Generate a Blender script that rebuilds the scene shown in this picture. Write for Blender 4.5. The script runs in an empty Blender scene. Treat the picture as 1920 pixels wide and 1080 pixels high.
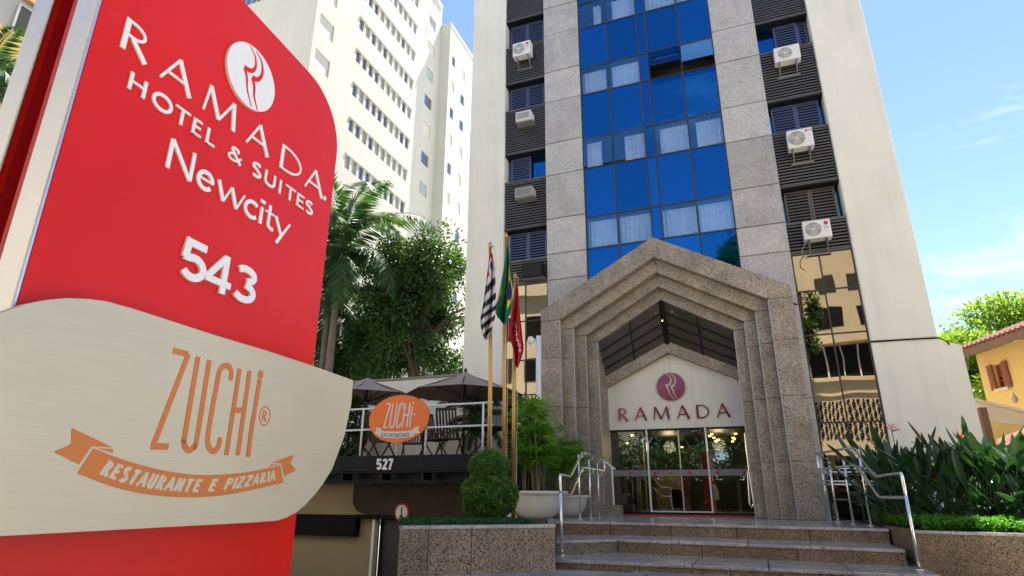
import bpy, math, random
import numpy as np
from mathutils import Vector, Matrix
R = math.radians
random.seed(7); np.random.seed(7)
sc = bpy.context.scene
COL = sc.collection

# ---------------------------------------------------------------- camera
F_PX, PITCH, YAW, ROLL = 1136.9, R(18.971), R(21.113), R(0.29)
EYE = np.array([0.0, 0.0, 1.2])
def _axes():
    cp, sp = math.cos(PITCH), math.sin(PITCH)
    c, s = math.cos(YAW), math.sin(YAW)
    rz = np.array([[c, -s, 0], [s, c, 0], [0, 0, 1]])
    fw, rt, up = rz @ [0, cp, sp], rz @ [1, 0, 0], rz @ [0, -sp, cp]
    c, s = math.cos(ROLL), math.sin(ROLL)
    return fw, c * rt + s * up, -s * rt + c * up
FW, RT, UP = _axes()
cam = bpy.data.cameras.new('camera'); camo = bpy.data.objects.new('camera', cam); COL.objects.link(camo)
cam.sensor_width = 36.0; cam.lens = 36.0 * F_PX / 1920.0; cam.clip_start = 0.05; cam.clip_end = 3000
camo.matrix_world = Matrix(((RT[0], UP[0], -FW[0], EYE[0]), (RT[1], UP[1], -FW[1], EYE[1]), (RT[2], UP[2], -FW[2], EYE[2]), (0, 0, 0, 1)))
sc.camera = camo

# ---------------------------------------------------------------- sky and sun
SUN_EL, SUN_AZ = R(67), R(15)
world = bpy.data.worlds.new('World'); sc.world = world; world.use_nodes = True
wn, wl = world.node_tree.nodes, world.node_tree.links
bg = wn['Background']; bg.inputs[1].default_value = 0.08
sky = wn.new('ShaderNodeTexSky'); sky.sky_type = 'NISHITA'; sky.sun_disc = False
sky.sun_elevation = SUN_EL; sky.sun_rotation = SUN_AZ; sky.air_density = 0.8; sky.dust_density = 0.05; sky.ozone_density = 1.5
tc = wn.new('ShaderNodeTexCoord')
mp = wn.new('ShaderNodeMapping'); mp.inputs['Scale'].default_value = (1.3, 1.3, 4.6); mp.inputs['Location'].default_value = (0.35, 0.2, 0.55)
wl.new(tc.outputs['Generated'], mp.inputs[0])
cn = wn.new('ShaderNodeTexNoise'); cn.inputs['Scale'].default_value = 1.7; cn.inputs['Detail'].default_value = 9; cn.inputs['Roughness'].default_value = 0.62; cn.inputs['Distortion'].default_value = 0.5
wl.new(mp.outputs[0], cn.inputs['Vector'])
cr = wn.new('ShaderNodeValToRGB'); cr.color_ramp.elements[0].position = 0.55; cr.color_ramp.elements[1].position = 0.83
cr.color_ramp.elements[0].color = (0, 0, 0, 1); cr.color_ramp.elements[1].color = (0.85, 0.85, 0.85, 1)
wl.new(cn.outputs['Fac'], cr.inputs[0])
cm = wn.new('ShaderNodeMixRGB'); cm.inputs[2].default_value = (5.0, 5.2, 5.4, 1)
wl.new(cr.outputs[0], cm.inputs[0]); wl.new(sky.outputs[0], cm.inputs[1]); wl.new(cm.outputs[0], bg.inputs[0])
sl = bpy.data.lights.new('sun', 'SUN'); sl.energy = 5.0; sl.angle = R(0.53); sl.color = (1.0, 0.92, 0.80)
slo = bpy.data.objects.new('sun', sl); COL.objects.link(slo)
sdir = Vector((math.sin(SUN_AZ) * math.cos(SUN_EL), math.cos(SUN_AZ) * math.cos(SUN_EL), math.sin(SUN_EL)))
slo.rotation_euler = sdir.to_track_quat('Z', 'Y').to_euler(); slo.location = (20, 40, 60)
sc.view_settings.view_transform = 'Standard'; sc.view_settings.look = 'None'
sc.view_settings.gamma = 1.0; sc.view_settings.use_curve_mapping = False
sc.view_settings.exposure = 1.95

# ---------------------------------------------------------------- helpers
def ray(x, y): return F_PX * FW + (x - 960) * RT - (y - 540) * UP
def on_y(x, y, Y): d = ray(x, y); return EYE + d * (Y - EYE[1]) / d[1]
def on_z(x, y, Z): d = ray(x, y); return EYE + d * (Z - EYE[2]) / d[2]
def on_x(x, y, X): d = ray(x, y); return EYE + d * (X - EYE[0]) / d[0]
def on_p(x, y, P, n): d = ray(x, y); return EYE + d * (np.dot(n, np.array(P) - EYE)) / np.dot(n, d)

ORG = {}
def tag(o, label=None, cat=None, group=None, kind=None):
    if label: o['label'] = label
    if cat: o['category'] = cat
    if group: o['group'] = group
    if kind: o['kind'] = kind
    return o
def thing(name, loc, label, cat, group=None, kind=None):
    o = bpy.data.objects.new(name, None); COL.objects.link(o); o.empty_display_size = 0.2
    o.location = loc; ORG[o.name] = np.array(loc, float)
    return tag(o, label, cat, group, kind)
def link_mesh(name, me, mats, parent=None, smooth=False, org=None):
    """me has world coordinates; shift to the parent's origin."""
    if not isinstance(mats, (list, tuple)): mats = [mats]
    for m in mats: me.materials.append(m)
    n = len(me.vertices); co = np.empty(n * 3); me.vertices.foreach_get('co', co); co = co.reshape(-1, 3)
    o = bpy.data.objects.new(name, me); COL.objects.link(o)
    if parent is not None:
        og = ORG[parent.name]; o.parent = parent
    else:
        og = np.array(org, float) if org is not None else np.array([(co[:, 0].min() + co[:, 0].max()) / 2, (co[:, 1].min() + co[:, 1].max()) / 2, co[:, 2].min()])
        o.location = og
    ORG[o.name] = og
    me.vertices.foreach_set('co', (co - og).ravel()); me.update()
    if smooth: me.polygons.foreach_set('use_smooth', [True] * len(me.polygons))
    return o
class MB:
    def __init__(s): s.v = []; s.f = []; s.mi = []
    def add(s, vs, fs, mi=0):
        b = len(s.v); s.v += [tuple(map(float, p)) for p in vs]; s.f += [tuple(b + i for i in f) for f in fs]; s.mi += [mi] * len(fs); return s
    def box(s, x0, x1, y0, y1, z0, z1, mi=0):
        return s.add([(x0, y0, z0), (x1, y0, z0), (x1, y1, z0), (x0, y1, z0), (x0, y0, z1), (x1, y0, z1), (x1, y1, z1), (x0, y1, z1)],
                     [(0, 3, 2, 1), (4, 5, 6, 7), (0, 1, 5, 4), (1, 2, 6, 5), (2, 3, 7, 6), (3, 0, 4, 7)], mi)
    def cbox(s, x0, x1, y0, y1, z0, z1, b=0.012, mi=0):
        """box with chamfered edges"""
        v = []; 
        X, Y, Z = (x0, x1), (y0, y1), (z0, z1)
        idx = {}
        for i in (0, 1):
            for j in (0, 1):
                for k in (0, 1):
                    sx, sy, sz = (1 - 2 * i) * b, (1 - 2 * j) * b, (1 - 2 * k) * b
                    idx[i, j, k, 'x'] = len(v); v.append((X[i], Y[j] + sy, Z[k] + sz))
                    idx[i, j, k, 'y'] = len(v); v.append((X[i] + sx, Y[j], Z[k] + sz))
                    idx[i, j, k, 'z'] = len(v); v.append((X[i] + sx, Y[j] + sy, Z[k]))
        f = []
        c4 = [(0, 0), (1, 0), (1, 1), (0, 1)]
        for i in (0, 1):
            q = [idx[i, a, c, 'x'] for a, c in c4]; f.append(q if i else q[::-1])
            q = [idx[a, i, c, 'y'] for a, c in c4]; f.append(q[::-1] if i else q)
            q = [idx[a, c, i, 'z'] for a, c in c4]; f.append(q if i else q[::-1])
        for i in (0, 1):
            for j in (0, 1):
                q = [idx[i, j, 0, 'x'], idx[i, j, 1, 'x'], idx[i, j, 1, 'y'], idx[i, j, 0, 'y']]; f.append(q if (i + j) % 2 else q[::-1])
                q = [idx[i, 0, j, 'x'], idx[i, 1, j, 'x'], idx[i, 1, j, 'z'], idx[i, 0, j, 'z']]; f.append(q if (i + j) % 2 == 0 else q[::-1])
                q = [idx[0, i, j, 'y'], idx[1, i, j, 'y'], idx[1, i, j, 'z'], idx[0, i, j, 'z']]; f.append(q if (i + j) % 2 else q[::-1])
        for i in (0, 1):
            for j in (0, 1):
                for k in (0, 1):
                    q = [idx[i, j, k, 'x'], idx[i, j, k, 'y'], idx[i, j, k, 'z']]; f.append(q if (i + j + k) % 2 else q[::-1])
        return s.add(v, f, mi)
    def prism(s, bottom, top, mi=0):
        n = len(bottom)
        return s.add(list(bottom) + list(top), [tuple(range(n))[::-1], tuple(range(n, 2 * n))] + [(i, (i + 1) % n, n + (i + 1) % n, n + i) for i in range(n)], mi)
    def slab(s, pts, z0, z1, c=0.006, mi=0):
        """horizontal prism with a chamfered top edge; pts counter-clockwise (x,y)"""
        p = np.array(pts, float); n = len(p); cen = p.mean(0)
        d = p - cen; L = np.linalg.norm(d, axis=1)[:, None]; q = cen + d * (1 - c * 1.5 / L)
        b = [(x, y, z0) for x, y in p]; m = [(x, y, z1 - c) for x, y in p]; t = [(x, y, z1) for x, y in q]
        fs = [tuple(range(n))[::-1], tuple(range(2 * n, 3 * n))]
        for i in range(n):
            j = (i + 1) % n; fs += [(i, j, n + j, n + i), (n + i, n + j, 2 * n + j, 2 * n + i)]
        return s.add(b + m + t, fs, mi)
    def tube(s, pts, r, n=8, mi=0, closed=False, cap=True):
        pts = [Vector(p) for p in pts]; N = len(pts); rr = r if isinstance(r, (list, tuple)) else [r] * N
        ref = None; rings = []
        for i, p in enumerate(pts):
            if closed: t = (pts[(i + 1) % N] - pts[i - 1])
            else: t = pts[min(i + 1, N - 1)] - pts[max(i - 1, 0)]
            t.normalize()
            if ref is None: ref = t.orthogonal().normalized()
            ref = (ref - t * ref.dot(t))
            ref = ref.normalized() if ref.length > 1e-6 else t.orthogonal().normalized()
            b = t.cross(ref)
            rings.append([p + (ref * math.cos(a) + b * math.sin(a)) * rr[i] for a in [2 * math.pi * k / n for k in range(n)]])
        vs = [v for g in rings for v in g]; fs = []
        for i in range(N if closed else N - 1):
            j = (i + 1) % N
            for k in range(n): fs.append((i * n + k, i * n + (k + 1) % n, j * n + (k + 1) % n, j * n + k))
        if cap and not closed: fs += [tuple(range(n))[::-1], tuple((N - 1) * n + k for k in range(n))]
        return s.add(vs, fs, mi)
    def lathe(s, prof, c, n=24, mi=0):
        """prof: (radius, z)"""
        vs = []; fs = []
        for r, z in prof:
            for k in range(n): a = 2 * math.pi * k / n; vs.append((c[0] + r * math.cos(a), c[1] + r * math.sin(a), c[2] + z))
        for i in range(len(prof) - 1):
            for k in range(n): fs.append((i * n + k, i * n + (k + 1) % n, (i + 1) * n + (k + 1) % n, (i + 1) * n + k))
        return s.add(vs, fs, mi)
    def mesh(s, name='m'):
        me = bpy.data.meshes.new(name); me.from_pydata(s.v, [], s.f)
        if any(s.mi): me.polygons.foreach_set('material_index', s.mi)
        me.update(); return me
    def build(s, name, mats, parent=None, smooth=False, org=None): return link_mesh(name, s.mesh(name), mats, parent, smooth, org)
def struct(o): o['kind'] = 'structure'; return o

# ---------------------------------------------------------------- materials
def nodes(name):
    m = bpy.data.materials.new(name); m.use_nodes = True
    nt = m.node_tree; b = nt.nodes['Principled BSDF']; return m, nt, b
def mat(name, col, rough=0.6, metal=0.0, var=0.0, vscale=3.0, bump=0.0, bscale=40.0, spec=0.5, coat=0.0, streak=0.0):
    m, nt, b = nodes(name); n, l = nt.nodes, nt.links
    b.inputs['Base Color'].default_value = (*col, 1); b.inputs['Roughness'].default_value = rough; b.inputs['Metallic'].default_value = metal
    b.inputs['Specular IOR Level'].default_value = spec
    if coat: b.inputs['Coat Weight'].default_value = coat; b.inputs['Coat Roughness'].default_value = 0.05
    if var or bump or streak: g = n.new('ShaderNodeNewGeometry')
    if var:
        t = n.new('ShaderNodeTexNoise'); t.inputs['Scale'].default_value = vscale; t.inputs['Detail'].default_value = 6; t.inputs['Roughness'].default_value = 0.65
        l.new(g.outputs['Position'], t.inputs['Vector'])
        r = n.new('ShaderNodeMapRange'); r.inputs[1].default_value = 0.3; r.inputs[2].default_value = 0.7; r.inputs[3].default_value = 1 - var; r.inputs[4].default_value = 1 + var * 0.6
        l.new(t.outputs['Fac'], r.inputs[0])
        fac = r.outputs[0]
        if streak:
            mpn = n.new('ShaderNodeMapping'); mpn.inputs['Scale'].default_value = (2.2, 2.2, 0.12); l.new(g.outputs['Position'], mpn.inputs[0])
            t2 = n.new('ShaderNodeTexNoise'); t2.inputs['Scale'].default_value = 2.0; t2.inputs['Detail'].default_value = 5; l.new(mpn.outputs[0], t2.inputs['Vector'])
            r2 = n.new('ShaderNodeMapRange'); r2.inputs[1].default_value = 0.5; r2.inputs[2].default_value = 0.8; r2.inputs[3].default_value = 1; r2.inputs[4].default_value = 1 - streak
            l.new(t2.outputs['Fac'], r2.inputs[0]); mm = n.new('ShaderNodeMath'); mm.operation = 'MULTIPLY'; l.new(r.outputs[0], mm.inputs[0]); l.new(r2.outputs[0], mm.inputs[1]); fac = mm.outputs[0]
        mx = n.new('ShaderNodeVectorMath'); mx.operation = 'SCALE'; mx.inputs[0].default_value = col; l.new(fac, mx.inputs['Scale']); l.new(mx.outputs[0], b.inputs['Base Color'])
    if bump:
        t = n.new('ShaderNodeTexNoise'); t.inputs['Scale'].default_value = bscale; t.inputs['Detail'].default_value = 4; l.new(g.outputs['Position'], t.inputs['Vector'])
        bp = n.new('ShaderNodeBump'); bp.inputs['Strength'].default_value = bump; bp.inputs['Distance'].default_value = 0.02; l.new(t.outputs['Fac'], bp.inputs['Height']); l.new(bp.outputs[0], b.inputs['Normal'])
    return m
def granite(name, base, light, dark, rough=0.45, scale=38.0, low=0.60):
    m, nt, b = nodes(name); n, l = nt.nodes, nt.links
    g = n.new('ShaderNodeNewGeometry'); b.inputs['Roughness'].default_value = rough
    v = n.new('ShaderNodeTexVoronoi'); v.inputs['Scale'].default_value = scale; l.new(g.outputs['Position'], v.inputs['Vector'])
    sp = n.new('ShaderNodeSeparateColor'); l.new(v.outputs['Color'], sp.inputs[0])
    cr = n.new('ShaderNodeValToRGB'); cr.color_ramp.interpolation = 'CONSTANT'; e = cr.color_ramp.elements
    e[0].position = 0; e[0].color = (*dark, 1); e[1].position = 0.16; e[1].color = (*base, 1)
    x = e.new(0.46); x.color = tuple(0.5 * (p + q) for p, q in zip(base, light)) + (1,)
    x = e.new(0.68); x.color = (*light, 1); x = e.new(0.88); x.color = tuple(p * 0.7 for p in base) + (1,)
    l.new(sp.outputs[0], cr.inputs[0])
    t = n.new('ShaderNodeTexNoise'); t.inputs['Scale'].default_value = 1.6; t.inputs['Detail'].default_value = 7; t.inputs['Roughness'].default_value = 0.7; l.new(g.outputs['Position'], t.inputs['Vector'])
    r = n.new('ShaderNodeMapRange'); r.inputs[1].default_value = 0.3; r.inputs[2].default_value = 0.7; r.inputs[3].default_value = low; r.inputs[4].default_value = 1.14; l.new(t.outputs['Fac'], r.inputs[0])
    oi = n.new('ShaderNodeObjectInfo'); r2 = n.new('ShaderNodeMapRange'); r2.inputs[3].default_value = 0.86; r2.inputs[4].default_value = 1.1; l.new(oi.outputs['Random'], r2.inputs[0])
    mm = n.new('ShaderNodeMath'); mm.operation = 'MULTIPLY'; l.new(r.outputs[0], mm.inputs[0]); l.new(r2.outputs[0], mm.inputs[1])
    mx = n.new('ShaderNodeVectorMath'); mx.operation = 'SCALE'; l.new(cr.outputs[0], mx.inputs[0]); l.new(mm.outputs[0], mx.inputs['Scale']); l.new(mx.outputs[0], b.inputs['Base Color'])
    bp = n.new('ShaderNodeBump'); bp.inputs['Strength'].default_value = 0.25; bp.inputs['Distance'].default_value = 0.01; l.new(sp.outputs[1], bp.inputs['Height']); l.new(bp.outputs[0], b.inputs['Normal'])
    return m
def glassy(name, tint, trans, fac, rough=0.02, wob=0.0, body=None):
    """coated glazing: mirror with a tinted coating over a tinted see-through pane"""
    m = bpy.data.materials.new(name); m.use_nodes = True; n, l = m.node_tree.nodes, m.node_tree.links
    n.remove(n['Principled BSDF']); out = n['Material Output']
    gl = n.new('ShaderNodeBsdfGlossy'); gl.inputs['Roughness'].default_value = rough
    oi = n.new('ShaderNodeObjectInfo'); rr_ = n.new('ShaderNodeMapRange'); rr_.inputs[3].default_value = 0.84; rr_.inputs[4].default_value = 1.14; l.new(oi.outputs['Random'], rr_.inputs[0])
    vm = n.new('ShaderNodeVectorMath'); vm.operation = 'SCALE'; vm.inputs[0].default_value = tint; l.new(rr_.outputs[0], vm.inputs['Scale']); l.new(vm.outputs[0], gl.inputs['Color'])
    if trans is None:
        tr = n.new('ShaderNodeBsdfDiffuse'); tr.inputs['Color'].default_value = (*(body or (tint[0] * 0.08, tint[1] * 0.1, tint[2] * 0.16)), 1)
    else:
        tr = n.new('ShaderNodeBsdfTransparent'); tr.inputs['Color'].default_value = (*trans, 1)
    lw = n.new('ShaderNodeLayerWeight'); lw.inputs['Blend'].default_value = 0.25
    r = n.new('ShaderNodeMapRange'); r.inputs[3].default_value = fac; r.inputs[4].default_value = min(1, fac + 0.5); l.new(lw.outputs['Fresnel'], r.inputs[0])
    mx = n.new('ShaderNodeMixShader'); l.new(r.outputs[0], mx.inputs[0]); l.new(tr.outputs[0], mx.inputs[1]); l.new(gl.outputs[0], mx.inputs[2]); l.new(mx.outputs[0], out.inputs[0])
    if wob:
        g = n.new('ShaderNodeNewGeometry'); t = n.new('ShaderNodeTexNoise'); t.inputs['Scale'].default_value = 0.9; t.inputs['Detail'].default_value = 1; l.new(g.outputs['Position'], t.inputs['Vector'])
        bp = n.new('ShaderNodeBump'); bp.inputs['Strength'].default_value = wob; bp.inputs['Distance'].default_value = 0.05; l.new(t.outputs['Fac'], bp.inputs['Height']); l.new(bp.outputs[0], gl.inputs['Normal'])
    return m
def leafmat(name, dark, light, trans=0.35, rough=0.45, spec=0.3):
    m, nt, b = nodes(name); n, l = nt.nodes, nt.links
    g = n.new('ShaderNodeNewGeometry'); cr = n.new('ShaderNodeValToRGB'); e = cr.color_ramp.elements
    e[0].color = (*dark, 1); e[1].color = (*light, 1); l.new(g.outputs['Random Per Island'], cr.inputs[0])
    l.new(cr.outputs[0], b.inputs['Base Color']); b.inputs['Roughness'].default_value = rough; b.inputs['Specular IOR Level'].default_value = spec
    t = n.new('ShaderNodeBsdfTranslucent'); sc2 = n.new('ShaderNodeVectorMath'); sc2.operation = 'MULTIPLY'; sc2.inputs[1].default_value = (1.5, 1.6, 0.6); l.new(cr.outputs[0], sc2.inputs[0]); l.new(sc2.outputs[0], t.inputs['Color'])
    mx = n.new('ShaderNodeMixShader'); mx.inputs[0].default_value = trans; l.new(b.outputs[0], mx.inputs[1]); l.new(t.outputs[0], mx.inputs[2]); l.new(mx.outputs[0], n['Material Output'].inputs[0])
    return m
def emit(name, col, s):
    m, nt, b = nodes(name); b.inputs['Base Color'].default_value = (*col, 1); b.inputs['Emission Color'].default_value = (*col, 1); b.inputs['Emission Strength'].default_value = s; return m

M = {}
M['cream'] = mat('cream_render', (0.84, 0.81, 0.71), 0.85, var=0.07, vscale=0.7, bump=0.06, bscale=30, streak=0.10)
M['white_render'] = mat('white_render', (0.60, 0.58, 0.52), 0.85, var=0.05, vscale=0.5, streak=0.06)
M['granite_grey'] = granite('grey_granite', (0.52, 0.49, 0.465), (0.62, 0.59, 0.56), (0.25, 0.23, 0.22), 0.5, 80, 0.80)
M['granite_brown'] = granite('brown_granite', (0.36, 0.295, 0.22), (0.54, 0.455, 0.345), (0.045, 0.038, 0.03), 0.42, 72)
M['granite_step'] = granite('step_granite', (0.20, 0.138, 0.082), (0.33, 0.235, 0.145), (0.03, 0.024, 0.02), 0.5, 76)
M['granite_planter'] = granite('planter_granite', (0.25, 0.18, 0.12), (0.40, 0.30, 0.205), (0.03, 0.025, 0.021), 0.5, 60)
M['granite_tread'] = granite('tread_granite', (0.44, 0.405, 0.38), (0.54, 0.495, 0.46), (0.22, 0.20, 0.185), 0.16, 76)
M['blue_spandrel'] = glassy('blue_spandrel_glass', (0.022, 0.185, 0.47), None, 0.78, 0.03, 0.03)
M['blue_vision'] = glassy('blue_vision_glass', (0.28, 0.66, 1.0), (0.90, 0.95, 1.0), 0.15, 0.02, 0.03)
M['bronze_glass'] = glassy('bronze_mirror_glass', (0.31, 0.275, 0.21), None, 0.93, 0.012, 0.045)
M['clear_glass'] = glassy('clear_door_glass', (0.75, 0.8, 0.8), (0.55, 0.58, 0.55), 0.16, 0.005)
M['roof_glass'] = glassy('smoked_roof_glass', (0.5, 0.47, 0.44), None, 0.16, 0.12, 0, (.085, .072, .06))
M['mullion'] = mat('dark_bronze_mullion', (0.05, 0.047, 0.045), 0.45, 0.3)
M['black_metal'] = mat('black_metal', (0.010, 0.010, 0.012), 0.45, 0.0, spec=0.25)
M['louvre'] = mat('dark_louvre', (0.125, 0.118, 0.115), 0.42, 0.2, var=0.25, vscale=1.2)
M['shutter'] = mat('navy_shutter', (0.085, 0.105, 0.23), 0.4, 0.2, var=0.1)
M['shutter_dark'] = mat('brown_black_shutter', (0.12, 0.105, 0.095), 0.4, 0.2, var=0.1)
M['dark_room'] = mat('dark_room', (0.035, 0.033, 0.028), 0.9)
M['curtain'] = mat('sheer_curtain', (0.82, 0.81, 0.80), 0.9, var=0.12, vscale=6)
M['steel'] = mat('stainless_steel', (0.86, 0.84, 0.80), 0.24, 1.0)
M['steel_dull'] = mat('dull_steel', (0.42, 0.44, 0.47), 0.45, 0.6)
M['ac_white'] = mat('ac_white', (0.78, 0.77, 0.74), 0.45, var=0.06, vscale=5)
M['ac_dirty'] = mat('ac_weathered', (0.45, 0.44, 0.40), 0.6, var=0.35, vscale=12)
M['ac_grey'] = mat('ac_grey', (0.22, 0.22, 0.22), 0.5)
M['red_paint'] = mat('red_paint', (0.70, 0.011, 0.004), 0.25, 0.0, var=0.10, vscale=0.9, spec=0.22)
M['dark_red'] = mat('dark_red_band', (0.42, 0.005, 0.012), 0.3, coat=0.3)
M['silver'] = mat('silver_metallic', (0.62, 0.60, 0.61), 0.24, 1.0, bump=0.05, bscale=400)
M['letter_white'] = mat('letter_white', (0.83, 0.81, 0.77), 0.4)
M['orange_print'] = mat('orange_print', (0.60, 0.165, 0.02), 0.45, var=0.06, vscale=8)
M['orange_sign'] = mat('orange_sign', (0.86, 0.16, 0.008), 0.4)
M['crimson'] = mat('crimson_gloss', (0.26, 0.006, 0.025), 0.16, 0.4, coat=0.6)
M['gold_strip'] = mat('champagne_strip', (0.55, 0.42, 0.33), 0.3, 0.6)
M['navy_steel'] = mat('navy_black_steel', (0.004, 0.005, 0.011), 0.5, 0.0, var=0.2, spec=0.18)
M['wood_dark'] = mat('dark_wood', (0.055, 0.025, 0.014), 0.5, var=0.3, vscale=14)
M['wood_warm'] = mat('warm_wood', (0.22, 0.085, 0.03), 0.5, var=0.3, vscale=14)
M['white_metal'] = mat('white_metal', (0.8, 0.8, 0.78), 0.4)
M['fabric_grey'] = mat('umbrella_fabric', (0.36, 0.28, 0.225), 0.9, var=0.08, vscale=4)
M['beige_wall'] = mat('beige_wall', (0.34, 0.265, 0.145), 0.85, var=0.07, vscale=0.9)
M['rough_brown'] = mat('rough_brown_render', (0.045, 0.028, 0.018), 0.9, var=0.35, vscale=2.5, bump=0.5, bscale=20)
M['concrete'] = mat('concrete', (0.33, 0.31, 0.28), 0.85, var=0.2, vscale=1.5, bump=0.1)
M['asphalt'] = mat('asphalt', (0.06, 0.06, 0.062), 0.9, var=0.2, vscale=5, bump=0.2, bscale=90)
M['paver'] = mat('slate_paver', (0.20, 0.205, 0.215), 0.5, var=0.3, vscale=4, bump=0.2, bscale=30)
M['gold'] = mat('brass_pole', (0.62, 0.36, 0.10), 0.35, 0.75, var=0.2, vscale=9)
M['pot'] = mat('white_concrete_pot', (0.66, 0.63, 0.56), 0.8, var=0.1, vscale=4, bump=0.15, bscale=60)
M['soil'] = mat('soil', (0.06, 0.04, 0.028), 0.95, var=0.3, vscale=10, bump=0.5, bscale=25)
M['bark'] = mat('bark', (0.13, 0.10, 0.075), 0.9, var=0.35, vscale=7, bump=0.5, bscale=25)
M['palm_bark'] = mat('palm_bark', (0.17, 0.14, 0.115), 0.9, var=0.3, vscale=5, bump=0.4, bscale=14)
M['yellow_wall'] = mat('yellow_render', (0.66, 0.46, 0.15), 0.85, var=0.06, vscale=1.2)
M['cream_trim'] = mat('cream_trim', (0.62, 0.53, 0.38), 0.8, var=0.1)
M['terracotta'] = mat('terracotta', (0.15, 0.045, 0.028), 0.8, var=0.3, vscale=5)
M['shutter_wood'] = mat('red_brown_shutter', (0.24, 0.055, 0.02), 0.5, var=0.2, vscale=9)
M['eave_wood'] = mat('eave_wood', (0.16, 0.08, 0.045), 0.7, var=0.25, vscale=6)
M['ochre'] = mat('ochre_render', (0.62, 0.40, 0.14), 0.85, var=0.06)
M['win_glass'] = glassy('window_glass', (0.45, 0.5, 0.56), None, 0.6, 0.03)
M['win_blind'] = mat('grey_blind', (0.42, 0.45, 0.44), 0.6, var=0.15, vscale=2)
M['win_pale'] = mat('pale_shutter', (0.66, 0.64, 0.58), 0.7)
M['leaf_dark'] = leafmat('dark_tree_leaf', (0.02, 0.058, 0.018), (0.075, 0.145, 0.04), 0.3)
M['leaf_palm'] = leafmat('palm_leaf', (0.022, 0.062, 0.028), (0.07, 0.135, 0.05), 0.25, 0.5, 0.15)
M['leaf_bright'] = leafmat('bright_tree_leaf', (0.09, 0.17, 0.02), (0.24, 0.34, 0.05), 0.45)
M['leaf_box'] = leafmat('boxwood_leaf', (0.012, 0.06, 0.01), (0.13, 0.28, 0.03), 0.2, 0.35, 0.5)
M['leaf_cover'] = leafmat('ground_cover_leaf', (0.03, 0.13, 0.012), (0.12, 0.34, 0.03), 0.3)
M['leaf_moss'] = leafmat('moss_leaf', (0.012, 0.06, 0.018), (0.03, 0.11, 0.03), 0.2)
M['leaf_rhapis'] = leafmat('rhapis_leaf', (0.05, 0.17, 0.018), (0.20, 0.40, 0.045), 0.35, 0.35, 0.5)
M['leaf_strel'] = leafmat('strelitzia_leaf', (0.012, 0.042, 0.018), (0.036, 0.09, 0.03), 0.14, 0.3, 0.5)
M['stalk'] = mat('green_stalk', (0.055, 0.10, 0.03), 0.5, var=0.2, vscale=8)
M['cane'] = mat('cane', (0.16, 0.13, 0.05), 0.6, var=0.35, vscale=12)
M['petal'] = mat('orange_petal', (0.85, 0.13, 0.0), 0.7, spec=0.05)
M['bract'] = mat('bract', (0.18, 0.10, 0.09), 0.5)
M['black'] = mat('black', (0.006, 0.006, 0.007), 0.7, spec=0.15)
M['sign_red'] = mat('sign_red', (0.55, 0.02, 0.02), 0.5)
M['flag_green'] = mat('flag_green', (0.0, 0.16, 0.06), 0.8, var=0.05); M['flag_yellow'] = mat('flag_yellow', (0.8, 0.55, 0.01), 0.8)
M['flag_blue'] = mat('flag_blue', (0.01, 0.03, 0.22), 0.8); M['flag_red'] = mat('flag_red', (0.60, 0.015, 0.03), 0.75); M['flag_white'] = mat('flag_white', (0.72, 0.70, 0.68), 0.8); M['flag_black'] = mat('flag_black', (0.02, 0.02, 0.022), 0.8)
M['lamp_glow'] = emit('lamp_glow', (1.0, 0.50, 0.15), 4.5)
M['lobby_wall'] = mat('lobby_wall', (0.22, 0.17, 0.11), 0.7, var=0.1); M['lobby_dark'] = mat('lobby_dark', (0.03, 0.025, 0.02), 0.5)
M['lobby_floor'] = mat('lobby_floor', (0.16, 0.14, 0.11), 0.2); M['lobby_orange'] = mat('lobby_orange', (0.45, 0.14, 0.05), 0.6); M['lobby_tan'] = mat('lobby_tan', (0.48, 0.36, 0.16), 0.6, var=0.3, vscale=6)
def frosted():
    m = bpy.data.materials.new('frosted_band'); m.use_nodes = True; n, l = m.node_tree.nodes, m.node_tree.links
    b = n['Principled BSDF']; b.inputs['Base Color'].default_value = (0.32, 0.32, 0.33, 1); b.inputs['Roughness'].default_value = 0.6
    t = n.new('ShaderNodeBsdfTransparent'); mx = n.new('ShaderNodeMixShader'); mx.inputs[0].default_value = 0.72; l.new(t.outputs[0], mx.inputs[1]); l.new(b.outputs[0], mx.inputs[2]); l.new(mx.outputs[0], n['Material Output'].inputs[0]); return m
M['frosted'] = frosted()
def brushed():
    m, nt, b = nodes('brushed_champagne_steel'); n, l = nt.nodes, nt.links
    g = n.new('ShaderNodeNewGeometry'); mpn = n.new('ShaderNodeMapping'); mpn.inputs['Scale'].default_value = (6, 6, 260); l.new(g.outputs['Position'], mpn.inputs[0])
    t = n.new('ShaderNodeTexNoise'); t.inputs['Scale'].default_value = 1.0; t.inputs['Detail'].default_value = 4; l.new(mpn.outputs[0], t.inputs['Vector'])
    t2 = n.new('ShaderNodeTexNoise'); t2.inputs['Scale'].default_value = 1.8; t2.inputs['Detail'].default_value = 4; l.new(g.outputs['Position'], t2.inputs['Vector'])
    a = n.new('ShaderNodeMath'); a.operation = 'ADD'; l.new(t.outputs['Fac'], a.inputs[0]); l.new(t2.outputs['Fac'], a.inputs[1])
    r = n.new('ShaderNodeMapRange'); r.inputs[1].default_value = 0.7; r.inputs[2].default_value = 1.3; r.inputs[3].default_value = 0.93; r.inputs[4].default_value = 1.05; l.new(a.outputs[0], r.inputs[0])
    mx = n.new('ShaderNodeVectorMath'); mx.operation = 'SCALE'; mx.inputs[0].default_value = (0.58, 0.495, 0.35); l.new(r.outputs[0], mx.inputs['Scale']); l.new(mx.outputs[0], b.inputs['Base Color'])
    b.inputs['Metallic'].default_value = 0.2; b.inputs['Roughness'].default_value = 0.36; b.inputs['Specular IOR Level'].default_value = 0.3
    return m
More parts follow.
